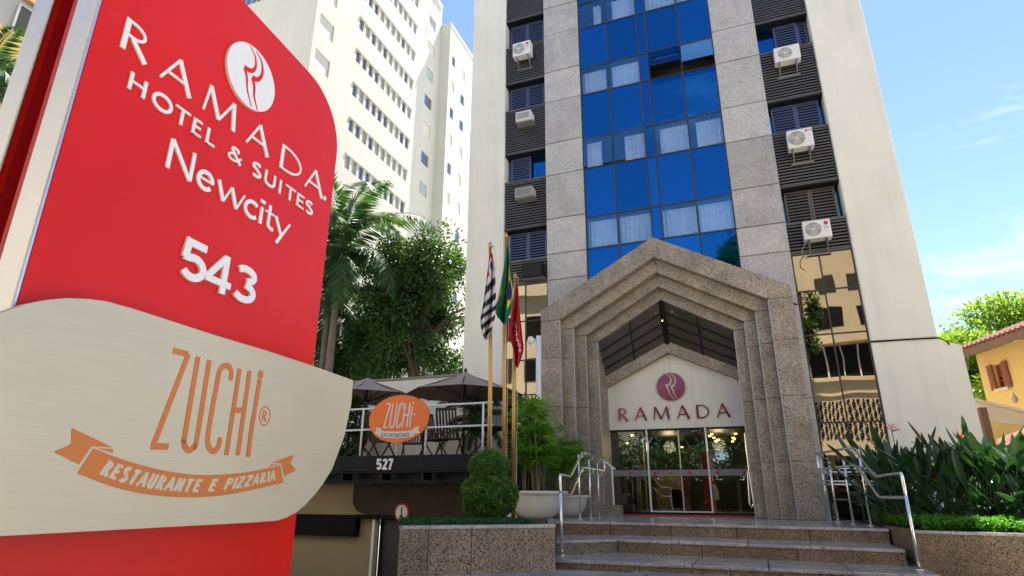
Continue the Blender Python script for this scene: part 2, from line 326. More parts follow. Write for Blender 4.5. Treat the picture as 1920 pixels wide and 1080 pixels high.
M['brushed'] = brushed()

# ---------------------------------------------------------------- stroke lettering
def arc(cx, cy, rx, ry, a0, a1, n=14): return [(cx + rx * math.cos(R(a0 + (a1 - a0) * i / n)), cy + ry * math.sin(R(a0 + (a1 - a0) * i / n))) for i in range(n + 1)]
def glyph(c, T, t):
    """strokes (points, w0, w1, closed) at cap height 1, and the advance"""
    h = T / 2; k = t / 2
    G = {
     'R': ([([(h, 0), (h, 1)], T, T), ([(h, 1 - k)] + [(.22, 1 - k)] + arc(.24, .735, .26, .265 - k, 90, -90) + [(h, .47 + k)], t, t), ([(.24, .48), (.62, 0)], T * .9, T)], .66),
     'A': ([([(0.02, 0), (.37, 1)], t, t), ([(.36, 1), (.74, 0)], T, T), ([(.14, .34), (.60, .34)], t, t)], .76),
     'M': ([([(.03, 0), (.12, 1)], t, t), ([(.12, .98), (.46, .03)], T, T), ([(.46, .03), (.80, .98)], t, t), ([(.80, 1), (.90, 0)], T, T)], .94),
     'D': ([([(h, 0), (h, 1)], T, T), ([(h, 1 - k), (.24, 1 - k)] + arc(.24, .5, .46, .5 - k, 90, -90, 20) + [(h, k)], t, t)], .74),
     'H': ([([(h, 0), (h, 1)], T, T), ([(.62, 0), (.62, 1)], T, T), ([(h, .52), (.62, .52)], t, t)], .62 + h),
     'O': ([(arc(.45, .5, .45 - h, .5 - k, 0, 342, 19), T, T, True)], .9),
     'T': ([([(.3, 0), (.3, 1)], T, T), ([(0, 1 - k), (.6, 1 - k)], t, t)], .6),
     'E': ([([(h, 0), (h, 1)], T, T), ([(h, 1 - k), (.46, 1 - k)], t, t), ([(h, .52), (.42, .52)], t, t), ([(h, k), (.48, k)], t, t)], .5),
     'L': ([([(h, 0), (h, 1)], T, T), ([(h, k), (.46, k)], t, t)], .48),
     'I': ([([(h, 0), (h, 1)], T, T)], T),
     'U': ([([(h, 1), (h, .3)] + arc(.33, .3, .33 - h, .3 - k, 180, 360, 12)[1:] + [(.66 - h, 1)], T, T)], .66),
     'S': ([(arc(.25, .75, .22 - h * .4, .25 - k, 40, 270, 12) + arc(.25, .26, .23 - h * .4, .26 - k, 90, -140, 12)[1:], T, T)], .5),
     'N': ([([(h, 0), (h, 1)], T, T), ([(h, 1), (.64, 0)], T, T), ([(.64, 0), (.64, 1)], T * .9, T * .9)], .64 + h),
     'Z': ([([(0, 1 - k), (.5, 1 - k)], t, t), ([(.48, .97), (.03, .03)], T, T), ([(0, k), (.5, k)], t, t)], .5),
     'C': ([(arc(.36, .5, .36 - h, .5 - k, 50, 310, 18), T, T)], .62),
     'G': ([(arc(.36, .5, .36 - h, .5 - k, 50, 345, 18), T, T), ([(.40, .46), (.70, .46)], t, t)], .72),
     'P': ([([(h, 0), (h, 1)], T, T), ([(h, 1 - k), (.22, 1 - k)] + arc(.24, .72, .26, .28 - k, 90, -90) + [(h, .44 + k)], t, t)], .52),
     'e': ([([(.06, .36), (.56, .36)], t, t), (arc(.31, .33, .29 - h, .33 - k, 4, 322, 18), T, T)], .6),
     'w': ([([(.03, .66), (.22, 0)], T, T), ([(.22, 0), (.40, .66)], t, t), ([(.40, .66), (.60, 0)], T, T), ([(.60, 0), (.78, .66)], t, t)], .8),
     'c': ([(arc(.29, .33, .28 - h, .33 - k, 48, 315, 16), T, T)], .5),
     'i': ([([(h, 0), (h, .66)], T, T), ([(h - T * .42, .88), (h + T * .42, .88)], T * .85, T * .85)], T),
     't': ([([(.16, .92), (.16, .18)] + arc(.30, .18, .14, .18 - k, 180, 300, 6)[1:], T, T), ([(.0, .62), (.36, .62)], t, t)], .38),
     'y': ([([(.03, .66), (.27, 0)], T, T), ([(.50, .66), (.14, -.36)], t * 1.1, T)], .54),
     '&': ([(arc(.30, .78, .15, .2 - k, -40, 240, 12) + [(.34, .45), (.62, .02)], T * .8, T), ([(.26, .58)] + arc(.26, .27, .22, .27 - k, 110, 320, 10) + [(.62, .48)], T * .8, t)], .66),
     '5': ([([(.50, 1 - h), (.10, 1 - h)], T, T), ([(.12, 1), (.08, .50)], T, T), ([(.06, .54)] + arc(.28, .33, .27 - h * .6, .33 - h, 118, -150, 18), T, T)], .58),
     '4': ([([(.44, 0), (.44, 1)], T, T), ([(.42, .95), (.04, .30)], T * .9, T * .9), ([(.0, .26), (.62, .26)], T * .9, T * .9)], .64),
     '3': ([(arc(.28, .75, .24 - h * .5, .25 - h, 150, -80, 12), T, T), (arc(.28, .29, .27 - h * .6, .29 - h, 85, -150, 14), T, T)], .58),
     '2': ([(arc(.28, .72, .25 - h * .5, .28 - h, 165, -35, 12) + [(.08, .05)], T, T), ([(.02, h), (.56, h)], T, T)], .58),
     '7': ([([(.0, 1 - h), (.54, 1 - h)], T, T), ([(.48, .96), (.16, 0)], T, T)], .56),
     ' ': ([], .34),
    }
    return G[c]
def ribbon(mb, pts, w0, w1, f, d0, d1, closed=False, mi=0):
    """a flat stroke with real thickness; f maps (x, y, depth) to the world"""
    p = np.array(pts, float); n = len(p)
    if closed: tg = np.roll(p, -1, 0) - np.roll(p, 1, 0)
    else: tg = np.vstack([p[1] - p[0], p[2:] - p[:-2], p[-1] - p[-2]]) if n > 2 else np.vstack([p[1] - p[0]] * 2)
    tg /= np.linalg.norm(tg, axis=1)[:, None] + 1e-9
    nr = np.stack([-tg[:, 1], tg[:, 0]], 1); w = np.linspace(w0, w1, n)[:, None] / 2
    a, b = p + nr * w, p - nr * w
    vs = [f(x, y, d) for arr, d in ((a, d1), (b, d1), (a, d0), (b, d0)) for x, y in arr]
    fs = []
    for i in range(n if closed else n - 1):
        j = (i + 1) % n
        fs += [(i, n + i, n + j, j), (i, j, 2 * n + j, 2 * n + i), (n + j, n + i, 3 * n + i, 3 * n + j)]
    if not closed: fs += [(0, 2 * n, 3 * n, n), (n - 1, 2 * n - 1, 4 * n - 1, 3 * n - 1)]
    mb.add(vs, fs, mi)
def letter(c, x, y, hgt, T, t, f, d0, d1, wx=1.0, shear=0.0):
    mb = MB(); st, adv = glyph(c, T, t)
    for i, s in enumerate(st):
        pts = [((px * wx + shear * py) * hgt + x, py * hgt + y) for px, py in s[0]]
        ribbon(mb, pts, s[1] * hgt, s[2] * hgt, f, d0, d1 + i * 0.0006, len(s) > 3)
    return mb, adv * wx * hgt
def disc(mb, cx, cy, rx, ry, f, d0, d1, n=40, mi=0):
    p = [(cx + rx * math.cos(2 * math.pi * i / n), cy + ry * math.sin(2 * math.pi * i / n)) for i in range(n)]
    mb.prism([f(x, y, d0) for x, y in p], [f(x, y, d1) for x, y in p], mi)
def poly(mb, pts, f, d0, d1, mi=0):
    mb.prism([f(x, y, d0) for x, y in pts], [f(x, y, d1) for x, y in pts], mi)
SW1 = [(-.30, .92), (-.02, .72), (.06, .42), (-.06, .18), (-.34, .08)]
SW1B = [(-.34, .08), (-.20, -.16), (-.10, -.52), (.16, -.93)]
SW2 = [(-.02, .93), (.26, .74), (.36, .40), (.24, .10), (.02, -.02)]
SW2B = [(.02, -.02), (.14, -.26), (.20, -.56), (.40, -.88)]
def smooth_pts(p, n=5):
    p = np.array(p, float); out = []
    q = np.vstack([2 * p[0] - p[1], p, 2 * p[-1] - p[-2]])
    for i in range(1, len(q) - 2):
        for j in range(n):
            t = j / n; a, b, c, d = q[i - 1], q[i], q[i + 1], q[i + 2]
            out.append(0.5 * ((2 * b) + (c - a) * t + (2 * a - 5 * b + 4 * c - d) * t * t + (3 * b - a - 3 * c + d) * t ** 3))
    out.append(p[-1]); return [tuple(x) for x in out]
def swooshes(mb, cx, cy, rx, ry, f, d0, d1):
    for k, (s, w0, w1) in enumerate(((SW1, .03, .17), (SW1B, .12, .03), (SW2, .03, .17), (SW2B, .13, .03))):
        ribbon(mb, [(cx + x * rx, cy + y * ry) for x, y in smooth_pts(s)], w0 * rx, w1 * rx, f, d0, d1 + k * 0.0005)

# ---------------------------------------------------------------- foliage helpers
def leaves_mesh(name, c, d, nrm, L, W, fold=0.15):
    """N rhombic leaves; c base points, d directions, nrm normals, L lengths, W widths"""
    c, d, nrm = (np.asarray(a, float) for a in (c, d, nrm)); N = len(c); L = np.broadcast_to(L, N)[:, None]; W = np.broadcast_to(W, N)[:, None]
    d = d / (np.linalg.norm(d, axis=1)[:, None] + 1e-9); s = np.cross(d, nrm); s /= np.linalg.norm(s, axis=1)[:, None] + 1e-9; u = np.cross(s, d)
    v = np.empty((N, 4, 3)); v[:, 0] = c; v[:, 1] = c + d * L * .45 + s * W * .5 + u * W * fold; v[:, 2] = c + d * L; v[:, 3] = c + d * L * .45 - s * W * .5 + u * W * fold
    me = bpy.data.meshes.new(name); me.vertices.add(N * 4); me.vertices.foreach_set('co', v.ravel())
    me.loops.add(N * 4); me.loops.foreach_set('vertex_index', np.arange(N * 4, dtype=np.int32)); me.polygons.add(N)
    me.polygons.foreach_set('loop_start', np.arange(0, N * 4, 4, dtype=np.int32)); me.polygons.foreach_set('loop_total', np.full(N, 4, dtype=np.int32))
    me.update(); me.validate(); return me
def rnd_dirs(n): 
    a = np.random.normal(size=(n, 3)); return a / np.linalg.norm(a, axis=1)[:, None]

# ================================================================= SETTING: ground
DK = 0.707; T2 = 0.471; T3 = 0.244; GR = 0.125
mb = MB()
def sheet(x0, x1, y0, y1, z): mb.add([(x0, y0, z), (x1, y0, z), (x1, y1, z), (x0, y1, z)], [(0, 1, 2, 3)])
sheet(-400, 400, -400, 7.6, 0.08); sheet(-4.9, 400, 7.6, 400, 0.08); sheet(-400, -17, 7.6, 400, 0.08); sheet(-17, -4.9, 20, 400, 0.08)
struct(mb.build('ground', M['concrete']))
mb = MB(); mb.add([(-17, 7.6, .08), (-4.9, 7.6, .08), (-4.9, 14.3, -2.3), (-17, 14.3, -2.3), (-4.9, 20, -2.5), (-17, 20, -2.5)], [(0, 1, 2, 3), (3, 2, 4, 5)])
mb.add([(-4.9, 7.6, .08), (-4.9, 20, .08), (-4.9, 20, -2.5), (-4.9, 14.3, -2.3)], [(0, 1, 2, 3)]); mb.add([(-17, 7.6, .08), (-17, 20, .08), (-17, 20, -2.5), (-17, 14.3, -2.3)], [(0, 1, 2, 3)])
struct(mb.build('driveway_ramp', M['asphalt']))
mb = MB(); mb.add([(-300, -10.5, .09), (300, -10.5, .09), (300, -3.2, .09), (-300, -3.2, .09)], [(0, 1, 2, 3)]); struct(mb.build('road', M['asphalt']))
for y0, y1, nm in ((-3.2, -3.0, 'kerb'), (-10.7, -10.5, 'kerb')):
    struct(MB().cbox(-80, 80, y0, y1, 0.0, 0.2).build(nm, M['concrete']))
# pavement of slate slabs in front of the steps
pv = MB(); pv.add([(-4.9, 3, .10), (12, 3, .10), (12, 12, .10), (-2.9, 12, .10), (-4.9, 8.0, .10)], [(0, 1, 2, 3, 4)])
pav = struct(pv.build('pavement', M['concrete'], org=(0, 8, 0)))
y = 8.2; row = 0
while y < 10.2:
    hgt = random.uniform(.26, .42); x = -3.9 + random.uniform(0, .3)
    while x < 2.6:
        w = random.uniform(.35, .8); j = lambda: random.uniform(-.03, .03)
        lim = -4.92 + (y + hgt - 8.31) * 1.185 + .1
        if x > lim:
            MB().slab([(x + .01 + j(), y + .01 + j()), (x + w - .012 + j(), y + .012 + j()), (x + w - .012 + j(), y + hgt - .012 + j()), (x + .012 + j(), y + hgt - .012 + j())], .09, GR + random.uniform(-.006, .006), .008).build('paving_slab', M['paver'], pav)
        x += w
    y += hgt; row += 1

# ================================================================= HOTEL TOWER
YF = 17.2
TX = dict(pilL=-8.28, dkL=-6.93, grL=-5.43, glL=-4.15, glR=0.275, grR=1.57, dkR=3.08, piR=4.53)
tower = thing('hotel_tower', (-1.9, 17.2, 0), 'tall cream hotel tower with granite columns and blue glass strip', 'building')
TOP = 56.0
MB().box(TX['pilL'] + .01, TX['piR'] - .01, 18.9, 33, 3.3, TOP).box(TX['pilL'] + .01, -5.6, 18.9, 33, 0, 3.28).box(1.6, TX['piR'] - .01, 18.9, 33, 0, 3.28).build('body', M['cream'], tower)
MB().cbox(TX['pilL'], TX['dkL'], YF - .06, 18.88, 0, TOP, .03).build('pilaster', M['cream'], tower)
MB().cbox(TX['dkR'], TX['piR'], YF - .06, 18.88, 4.93, TOP, .03).build('pilaster', M['cream'], tower)
MB().cbox(TX['dkR'], TX['piR'] + .02, YF - .06, 18.88, 0, 4.905, .012).build('pilaster_base', M['cream'], tower)
# sloping-topped wing wall beside the tower
mb = MB(); w0, w1, yw, yb = TX['piR'] + .02, 4.99, YF + .05, 24
mb.prism([(w0, yw, 0), (w1, yw, 0), (w1, yw, 4.72), (w0, yw, 4.88)], [(w0, yb, 0), (w1, yb, 0), (w1, yb, 4.72), (w0, yb, 4.88)]); mb.build('wing_wall', M['cream'], tower)
MB().tube([(TX['dkR'], YF - .09, 4.93), (TX['piR'], YF - .09, 4.90), (4.7, YF + .02, 4.84), (4.75, YF + .03, 4.74)], .018, 6).build('cable', M['black'], tower)
# granite columns as separate slabs; the lowest ones end on the slope of the portal gable
gab = lambda x: 6.5 + 1.91 * (1 - abs(x + 2.05) / 3.47) - .33
for a, b in ((.7, 3.6), (3.61, 6.07)): MB().cbox(1.30, TX['grR'], YF - .05, YF + .10, a, b, .008).build('granite_panel', M['granite_grey'], tower)
JN = [7.63, 8.5, 9.73, 11.33, 12.55, 14.22, 15.47, 17.09, 18.33, 19.95, 21.2, 22.8, 24.05]
for x0, x1 in ((TX['grL'], TX['glL']), (TX['glR'], TX['grR'])):
    MB().box(x0 + .01, x1 - .01, YF + .05, 18.88, 7.5, TOP).build('column_core', M['black_metal'], tower)
    MB().prism([(x0, YF + .1, gab(x0)), (x1, YF + .1, gab(x1)), (x1, YF + .1, 7.618), (x0, YF + .1, 7.618)], [(x0, YF - .05, gab(x0)), (x1, YF - .05, gab(x1)), (x1, YF - .05, 7.618), (x0, YF - .05, 7.618)]).build('granite_panel', M['granite_grey'], tower)
    for a, b in zip(JN[:-1], JN[1:]):
        MB().cbox(x0, x1, YF - .05 + random.uniform(-.006, .006), YF + .10, a + .012, b - .012, .01).build('granite_panel', M['granite_grey'], tower)
    z = 24.08
    while z < TOP - 2.9: MB().cbox(x0, x1, YF - .05, YF + .10, z, z + 2.84, .01).build('granite_panel', M['granite_grey'], tower); z += 2.87
# blue curtain wall
GX = [-4.13, -3.13, -2.09, -1.80, -0.75, 0.27]
GZ = [6.9, 8.53, 9.62, 11.37, 12.50, 14.23, 15.33, 17.03, 18.15, 19.9, 21.0, 22.8, 23.9]
for x in GX: MB().box(x - .025, x + .025, YF - .01, YF + .06, gab(x), 24).build('mullion', M['mullion'], tower)
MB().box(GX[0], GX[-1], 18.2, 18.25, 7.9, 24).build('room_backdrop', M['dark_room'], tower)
MB().box(GX[0], GX[-1], YF + .03, 18.85, 24.02, TOP).build('upper_glazing', M['blue_spandrel'], tower)
for i, z in enumerate(GZ):
    if i == 0: continue
    for a, b in zip(GX[:-1], GX[1:]): MB().box(a + .026, b - .026, YF - .008, YF + .05, z - .022, z + .022).build('transom', M['mullion'], tower)
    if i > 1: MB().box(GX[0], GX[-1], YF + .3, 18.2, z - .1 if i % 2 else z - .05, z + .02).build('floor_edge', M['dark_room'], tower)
def pane(x0, x1, z0, z1, y, m, name='pane', tilt=0.0, hinge='top'):
    mb = MB(); r = random.uniform(-.0022, .0022); q = random.uniform(-.0022, .0022)
    w, h = (x1 - x0) / 2, (z1 - z0)
    ct, st = math.cos(tilt), math.sin(tilt)
    vs = []
    for dy in (0, .014):
        for dx, dz in ((-w, -h), (w, -h), (w, 0), (-w, 0)):
            vs.append(((x0 + x1) / 2 + dx, y + dx * r + dz * q + dy * ct + dz * st, z1 + dz * ct - dy * st))
    mb.add(vs, [(0, 1, 2, 3), (7, 6, 5, 4), (0, 4, 5, 1), (1, 5, 6, 2), (2, 6, 7, 3), (3, 7, 4, 0)])
    return mb.build(name, m, tower)
def curtain(x0, x1, z0, z1, y):
    mb = MB(); n = max(8, int((x1 - x0) * 46)); ph = random.uniform(0, 6)
    xs = np.linspace(x0, x1, n); amp = .022 * (1 + .5 * np.sin(xs * 9 + ph)); yy = y + amp * np.sin(xs * 52 + ph + 1.3 * np.sin(xs * 7 + ph))
    for k in range(n - 1): mb.add([(xs[k], yy[k], z0), (xs[k + 1], yy[k + 1], z0), (xs[k + 1], yy[k + 1] * 1 + .0, z1), (xs[k], yy[k], z1)], [(0, 1, 2, 3)])
    return mb.build('curtain', M['curtain'], tower)
CUR = {(1, 0): (0, 1), (1, 1): (0, 1), (1, 3): (0, 1), (1, 4): (0, 1), (3, 0): (.02, .58), (3, 1): (.32, 1), (3, 3): (.12, 1), (3, 4): (.2, 1), (5, 0): (.0, .88), (5, 1): (0.03, 1), (7, 0): (.5, .8), (7, 1): (.15, 1), (7, 3): (0, 1), (7, 4): (0, .6), (9, 0): (0, 1), (9, 3): (0, 1)}
for i in range(len(GZ) - 1):
    z0, z1 = GZ[i] + .024, GZ[i + 1] - .024
    for c in range(5):
        x0, x1 = GX[c] + .028, GX[c + 1] - .028
        if i == 0:
            MB().prism([(x0, YF + .03, gab(x0)), (x1, YF + .03, gab(x1)), (x1, YF + .03, z1), (x0, YF + .03, z1)], [(x0, YF + .012, gab(x0)), (x1, YF + .012, gab(x1)), (x1, YF + .012, z1), (x0, YF + .012, z1)]).build('spandrel_pane', M['blue_spandrel'], tower); continue
        vis = i % 2 == 1
        if vis and c != 2:
            tl = {(5, 3): R(29), (5, 4): R(23), (3, 0): R(4.5), (3, 1): R(4.5)}.get((i, c), 0)
            pane(x0, x1, z0, z1, YF + .012 - (.015 if tl else 0), M['blue_vision'], 'window_pane', tl)
            if (i, c) in CUR:
                a, b = CUR[i, c]; curtain(x0 + (x1 - x0) * a, x0 + (x1 - x0) * b, z0 - .05, z1 - .06, YF + .22)
        else: pane(x0, x1, z0, z1, YF + .012, M['blue_spandrel'], 'spandrel_pane')
# side strips: louvred spandrels, shuttered windows
WZ = [(8.45, 9.58), (11.36, 12.45), (14.25, 15.38), (17.0, 18.23), (19.9, 21.05), (22.8, 23.9)]
def slats(mb, x0, x1, z0, z1, yf, pitch, dep, mi=0):
    n = int((z1 - z0) / pitch)
    for k in range(n):
        z = z0 + (k + .5) * (z1 - z0) / n; h = pitch * .30
        mb.add([(x0, yf, z - h), (x1, yf, z - h), (x1, yf, z + h * .5), (x0, yf, z + h * .5), (x0, yf + dep, z + h), (x1, yf + dep, z + h), (x0, yf + dep, z + h * .2), (x1, yf + dep, z + h * .2)],
               [(0, 1, 2, 3), (3, 2, 5, 4), (0, 6, 7, 1)], mi)
def louvre_panel(x0, x1, z0, z1):
    mb = MB(); mb.box(x0, x1, YF + .09, YF + .11, z0, z1, 1); slats(mb, x0, x1, z0 + .03, z1 - .05, YF, .092, .07)  # black backing puts the shade between the slats into the colour
    mb.box(x0, x1, YF - .012, YF + .09, z1 - .05, z1); mb.box(x0, x1, YF - .012, YF + .09, z0, z0 + .03)
    tag(mb.build('louvre_panel', [M['louvre'], M['black']], tower), kind='stuff')
def shutter(x0, x1, z0, z1, y, m):
    mb = MB(); b = .05; mb.box(x0, x0 + b, y, y + .05, z0, z1).box(x1 - b, x1, y, y + .05, z0, z1).box(x0 + b, x1 - b, y, y + .05, z0, z0 + b).box(x0 + b, x1 - b, y, y + .05, z1 - b, z1)
    slats(mb, x0 + b, x1 - b, z0 + b, z1 - b, y + .008, .088, .04); mb.box(x0 + b, x1 - b, y + .052, y + .058, z0 + b, z1 - b, 1); mb.build('shutter', [m, M['black']], tower)  # black sheet behind the slats paints their gaps as shade
for side, (x0, x1) in (('L', (TX['dkL'] + .01, TX['grL'] - .01)), ('R', (TX['grR'] + .01, TX['dkR'] - .01))):
    MB().box(x0, x1, YF + .6, YF + .64, 0.7, 24.6).build('recess_back', M['dark_room'], tower)
    prev = 7.62 if side == 'L' else 7.52
    for k, (a, b) in enumerate(WZ):
        louvre_panel(x0, x1, prev, a); prev = b
        MB().box(x0, x1, YF + .02, YF + .58, b - .035, b).build('window_head', M['black_metal'], tower)
        MB().box(x0, x1, YF + .02, YF + .58, a, a + .03).build('window_sill', M['louvre'], tower)
        pane(x0 + .03, x1 - .03, a + .03, b - .04, YF + .40, M['blue_spandrel'], 'window_pane')
        sm = M['shutter_dark'] if (side == 'R' and k == 0) else M['shutter']; y = YF + .26; xm = (x0 + x1) / 2
        if side == 'L' and k == 1: shutter(x0 + .12, xm + .12, a + .04, b - .05, y, sm)
        elif side == 'R' and k == 2: shutter(x0 + .5, x0 + 1.18, a + .04, b - .05, y, sm); shutter(x0 + 1.19, x1 - .03, a + .04, b - .05, y + .06, sm)
        else: shutter(x0 + .08, xm, a + .04, b - .05, y, sm); shutter(xm + .01, x1 - .1, a + .04, b - .05, y + .005, sm)
    louvre_panel(x0, x1, prev, 24.6)
    MB().box(x0, x1, YF + .1, 18.85, 24.62, TOP).build('upper_louvre', M['louvre'], tower)
    # bronze mirror glazing at street level
    zs = [0.72, 2.98, 5.23, 6.44, prev and (7.5 if side == 'R' else 7.6)]
    if side == 'L': zs = [0.72, 2.7, 4.09, 5.15, 6.39, 7.6]
    xm = x0 + (x1 - x0) * (.46 if side == 'R' else .5)
    for a, b in zip(zs[:-1], zs[1:]):
        for p, q in ((x0, xm), (xm, x1)): pane(p + .02, q - .02, a + .02, b - .02, YF + .02, M['bronze_glass'], 'mirror_pane')
        MB().box(x0, x1, YF + .0, YF + .06, b - .018, b + .018).build('transom', M['mullion'], tower)
    for xx in (x0 + .01, xm, x1 - .01): MB().box(xx - .018, xx + .018, YF - .005, YF + .065, .7, zs[-1] - .02).build('mullion', M['mullion'], tower)

# ================================================================= PORTAL
PC = -2.05
portal = thing('granite_portal', (PC, 17, DK), 'stepped brown granite gable portal round the hotel entrance', 'portal')
FR = [(3.47, 6.50, 8.41, 16.70), (2.87, 6.18, 7.79, 16.95), (2.53, 5.95, 7.40, 17.20), (2.225, 5.76, 7.04, 17.45), (1.93, 5.60, 6.71, 18.35)]
ZJ = [DK, 2.04, 3.63, 5.05]
for i in range(4):
    (ho, eo, ao, yf), (hi, ei, ai, yn) = FR[i], FR[i + 1]
    yb = 18.4 if i == 3 else yn + .18
    g = .008
    for s in (-1, 1):
        X = lambda h: PC + s * h
        zj = ZJ + [ei]
        for a, b in zip(zj[:-1], zj[1:]):
            x0, x1 = sorted((X(ho), X(hi))); MB().cbox(x0, x1, yf, yb, a + g * .5, b - g * .5, .007).build('granite_block', M['granite_brown'], portal)
        MB().box(X(hi) - .011, X(hi) + .011, yf - .006, yf + .02, DK + .004, ei - .02).build('metal_trim', M['steel_dull'], portal)
        # shoulder and rafters
        def pt(t, outer): 
            h, e, a = (ho, eo, ao) if outer else (hi, ei, ai); return (X(h * (1 - t)), e + (a - e) * t)
        cuts = [0, .5, 1.0]
        for k, (t0, t1) in enumerate(zip(cuts[:-1], cuts[1:])):
            q = [pt(t0 + (.0008 if k else 0), True), pt(t1 - .0008, True), pt(t1 - .0008, False), pt(t0 + (.0008 if k else 0), False)]
            if k == 0: q = [(X(ho), ei + g)] + q[:3] + [(X(hi), ei + g)]
            if s > 0: q = q[::-1]
            m2 = np.array(q); cen = m2.mean(0)
            ch = .006; inn = cen + (m2 - cen) * (1 - 2 * ch / np.linalg.norm(m2 - cen, axis=1)[:, None])
            mb = MB(); n = len(q)
            f0 = [(x, yf, z) for x, z in inn]; f1 = [(x, yf + ch, z) for x, z in m2]; f2 = [(x, yb, z) for x, z in m2]
            fs = [tuple(range(n))[::-1]] + [(a, (a + 1) % n, n + (a + 1) % n, n + a) for a in range(n)] + [(n + a, n + (a + 1) % n, 2 * n + (a + 1) % n, 2 * n + a) for a in range(n)] + [tuple(range(2 * n, 3 * n))]
            mb.add(f0 + f1 + f2, fs).build('granite_block', M['granite_brown'], portal)
# porch ceiling: two smoked glass slopes falling to the back
hA, eA, aA = 1.93, 5.60, 6.71; hB, eB, aB = 2.02, 4.62, 5.62
for s in (-1, 1):
    fA = lambda t, u: np.array([PC + s * (hA * (1 - t) * (1 - u) + hB * (1 - t) * u), 17.62 + .78 * u, (eA + (aA - eA) * t) * (1 - u) + (eB + (aB - eB) * t) * u])
    for ti in range(2):
        for ui in range(4):
            t0, t1, u0, u1 = ti / 2 + .01, (ti + 1) / 2 - .01, ui / 4 + .01, (ui + 1) / 4 - .01
            a = [fA(t0, u0), fA(t1, u0), fA(t1, u1), fA(t0, u1)]
            MB().prism([p + [0, 0, .02] for p in a], a).build('ceiling_pane', M['roof_glass'], portal)
    for u in (.25, .5, .75, .99): MB().tube([fA(0, u), fA(1, u)], .03, 6).build('ceiling_beam', M['black_metal'], portal)
    MB().tube([fA(.5, 0), fA(.5, 1)], .022, 6).build('ceiling_beam', M['black_metal'], portal)
MB().tube([(PC, 17.62, 6.68), (PC, 18.38, 5.6)], .075, 8).build('ridge_beam', M['black_metal'], portal)
for s in (-1, 1):  # granite rake in front of the sign gable
    q = [(PC + s * 2.05, 4.32), (PC, 5.32), (PC, 5.66), (PC + s * 2.05, 4.66)]
    if s > 0: q = q[::-1]
    MB().prism([(x, 18.36, z) for x, z in q], [(x, 18.62, z) for x, z in q]).build('inner_rake', M['granite_brown'], portal)
    x0, x1 = sorted((PC + s * 1.93, PC + s * 2.4)); MB().box(x0, x1, 18.42, 18.7, DK, 5.0).build('side_jamb', M['granite_brown'], portal)
mb = MB().box(-4.6, .5, 18.7, 18.74, 5.62, 8.5); mb.build('upper_closure', M['dark_room'], portal)
sp = MB().lathe([(0, -.014), (.012, -.008), (.014, 0), (.012, .012), (0, .02)], (PC, 17.58, 6.1), 10).build('spotlight', M['lamp_glow'], portal, True)
# sign gable with emblem and lettering
YD = 18.6
gs = thing('hotel_sign', (PC, YD, 3.11), 'cream gable sign with crimson emblem and lettering above the doors', 'sign')
q = [(PC - 2.15, 3.11), (PC + 2.15, 3.11), (PC + 2.15, 4.27), (PC, 5.34), (PC - 2.15, 4.27)]
MB().prism([(x, YD + .08, z) for x, z in q][::-1], [(x, YD, z) for x, z in q][::-1]).build('panel', M['cream'], gs)
MB().box(PC - .004, PC + .004, YD - .002, YD + .01, 4.74, 5.3).build('seam', M['ac_grey'], gs)
fG = lambda x, y, d: (x, YD - d, y)
mb = MB(); disc(mb, -2.07, 4.32, .415, .415, fG, .03, .07, 48); em = mb.build('emblem', M['crimson'], gs)
mb = MB(); swooshes(mb, -2.07, 4.32, .415, .415, fG, .07, .074); mb.build('emblem_stroke', M['gold_strip'], em)
for c, (xa, xb) in zip('RAMADA', ((1160.7, 1178.7), (1191, 1213.3), (1226, 1255.8), (1270, 1293.3), (1307, 1331.2), (1345, 1369.4))):
    a, b = on_y(xa, 788, YD - .03)[0], on_y(xb, 785, YD - .03)[0]; h = .385; wx = (b - a) / (glyph(c, .15, .075)[1] * h)
    mb, adv = letter(c, a, 3.365, h, .15, .075, fG, .02, .05, wx); mb.build('letter', M['crimson'], gs)
# doors
drs = thing('entrance_doors', (PC, YD, DK), 'glazed sliding entrance doors with white frames and frosted logo band', 'door')
MB().box(-4.1, -.05, YD - .02, YD + .12, DK, .80).build('threshold', M['black_metal'], drs)
MB().box(-4.05, -.08, YD - .06, YD - .02, DK, .74).build('red_mat_edge', M['sign_red'], drs)
DX = [-4.0, -2.89, -1.22, -.12]
for i, (a, b) in enumerate(((-4.02, -2.92), (-2.87, -1.99), (-1.97, -1.24), (-1.19, -.1))):
    MB().box(a, b, YD + .03 + .03 * (i in (1, 2)), YD + .042 + .03 * (i in (1, 2)), .80, 3.09).build('glass_leaf', M['clear_glass'], drs)
for x in (-2.89, -1.215): MB().box(x - .022, x + .022, YD - .01, YD + .05, .80, 3.1).build('frame_post', M['white_metal'], drs)
MB().box(-2.0, -1.965, YD + .045, YD + .08, .8, 3.1).build('frame_post', M['steel'], drs)
MB().box(-2.868, -1.237, YD - .005, YD + .045, .80, .83).build('frame_rail', M['white_metal'], drs)
MB().box(-4.0, -.1, YD + .0, YD + .1, 3.05, 3.11).build('frame_head', M['black_metal'], drs)
fB = lambda x, y, d: (x, YD + .012 - d, y)
for a, b in ((-4.02, -2.915), (-2.866, -1.239), (-1.19, -.1)):
    MB().box(a, b, YD + .014, YD + .018, 1.78, 1.945).build('frosted_band', M['frosted'], drs)
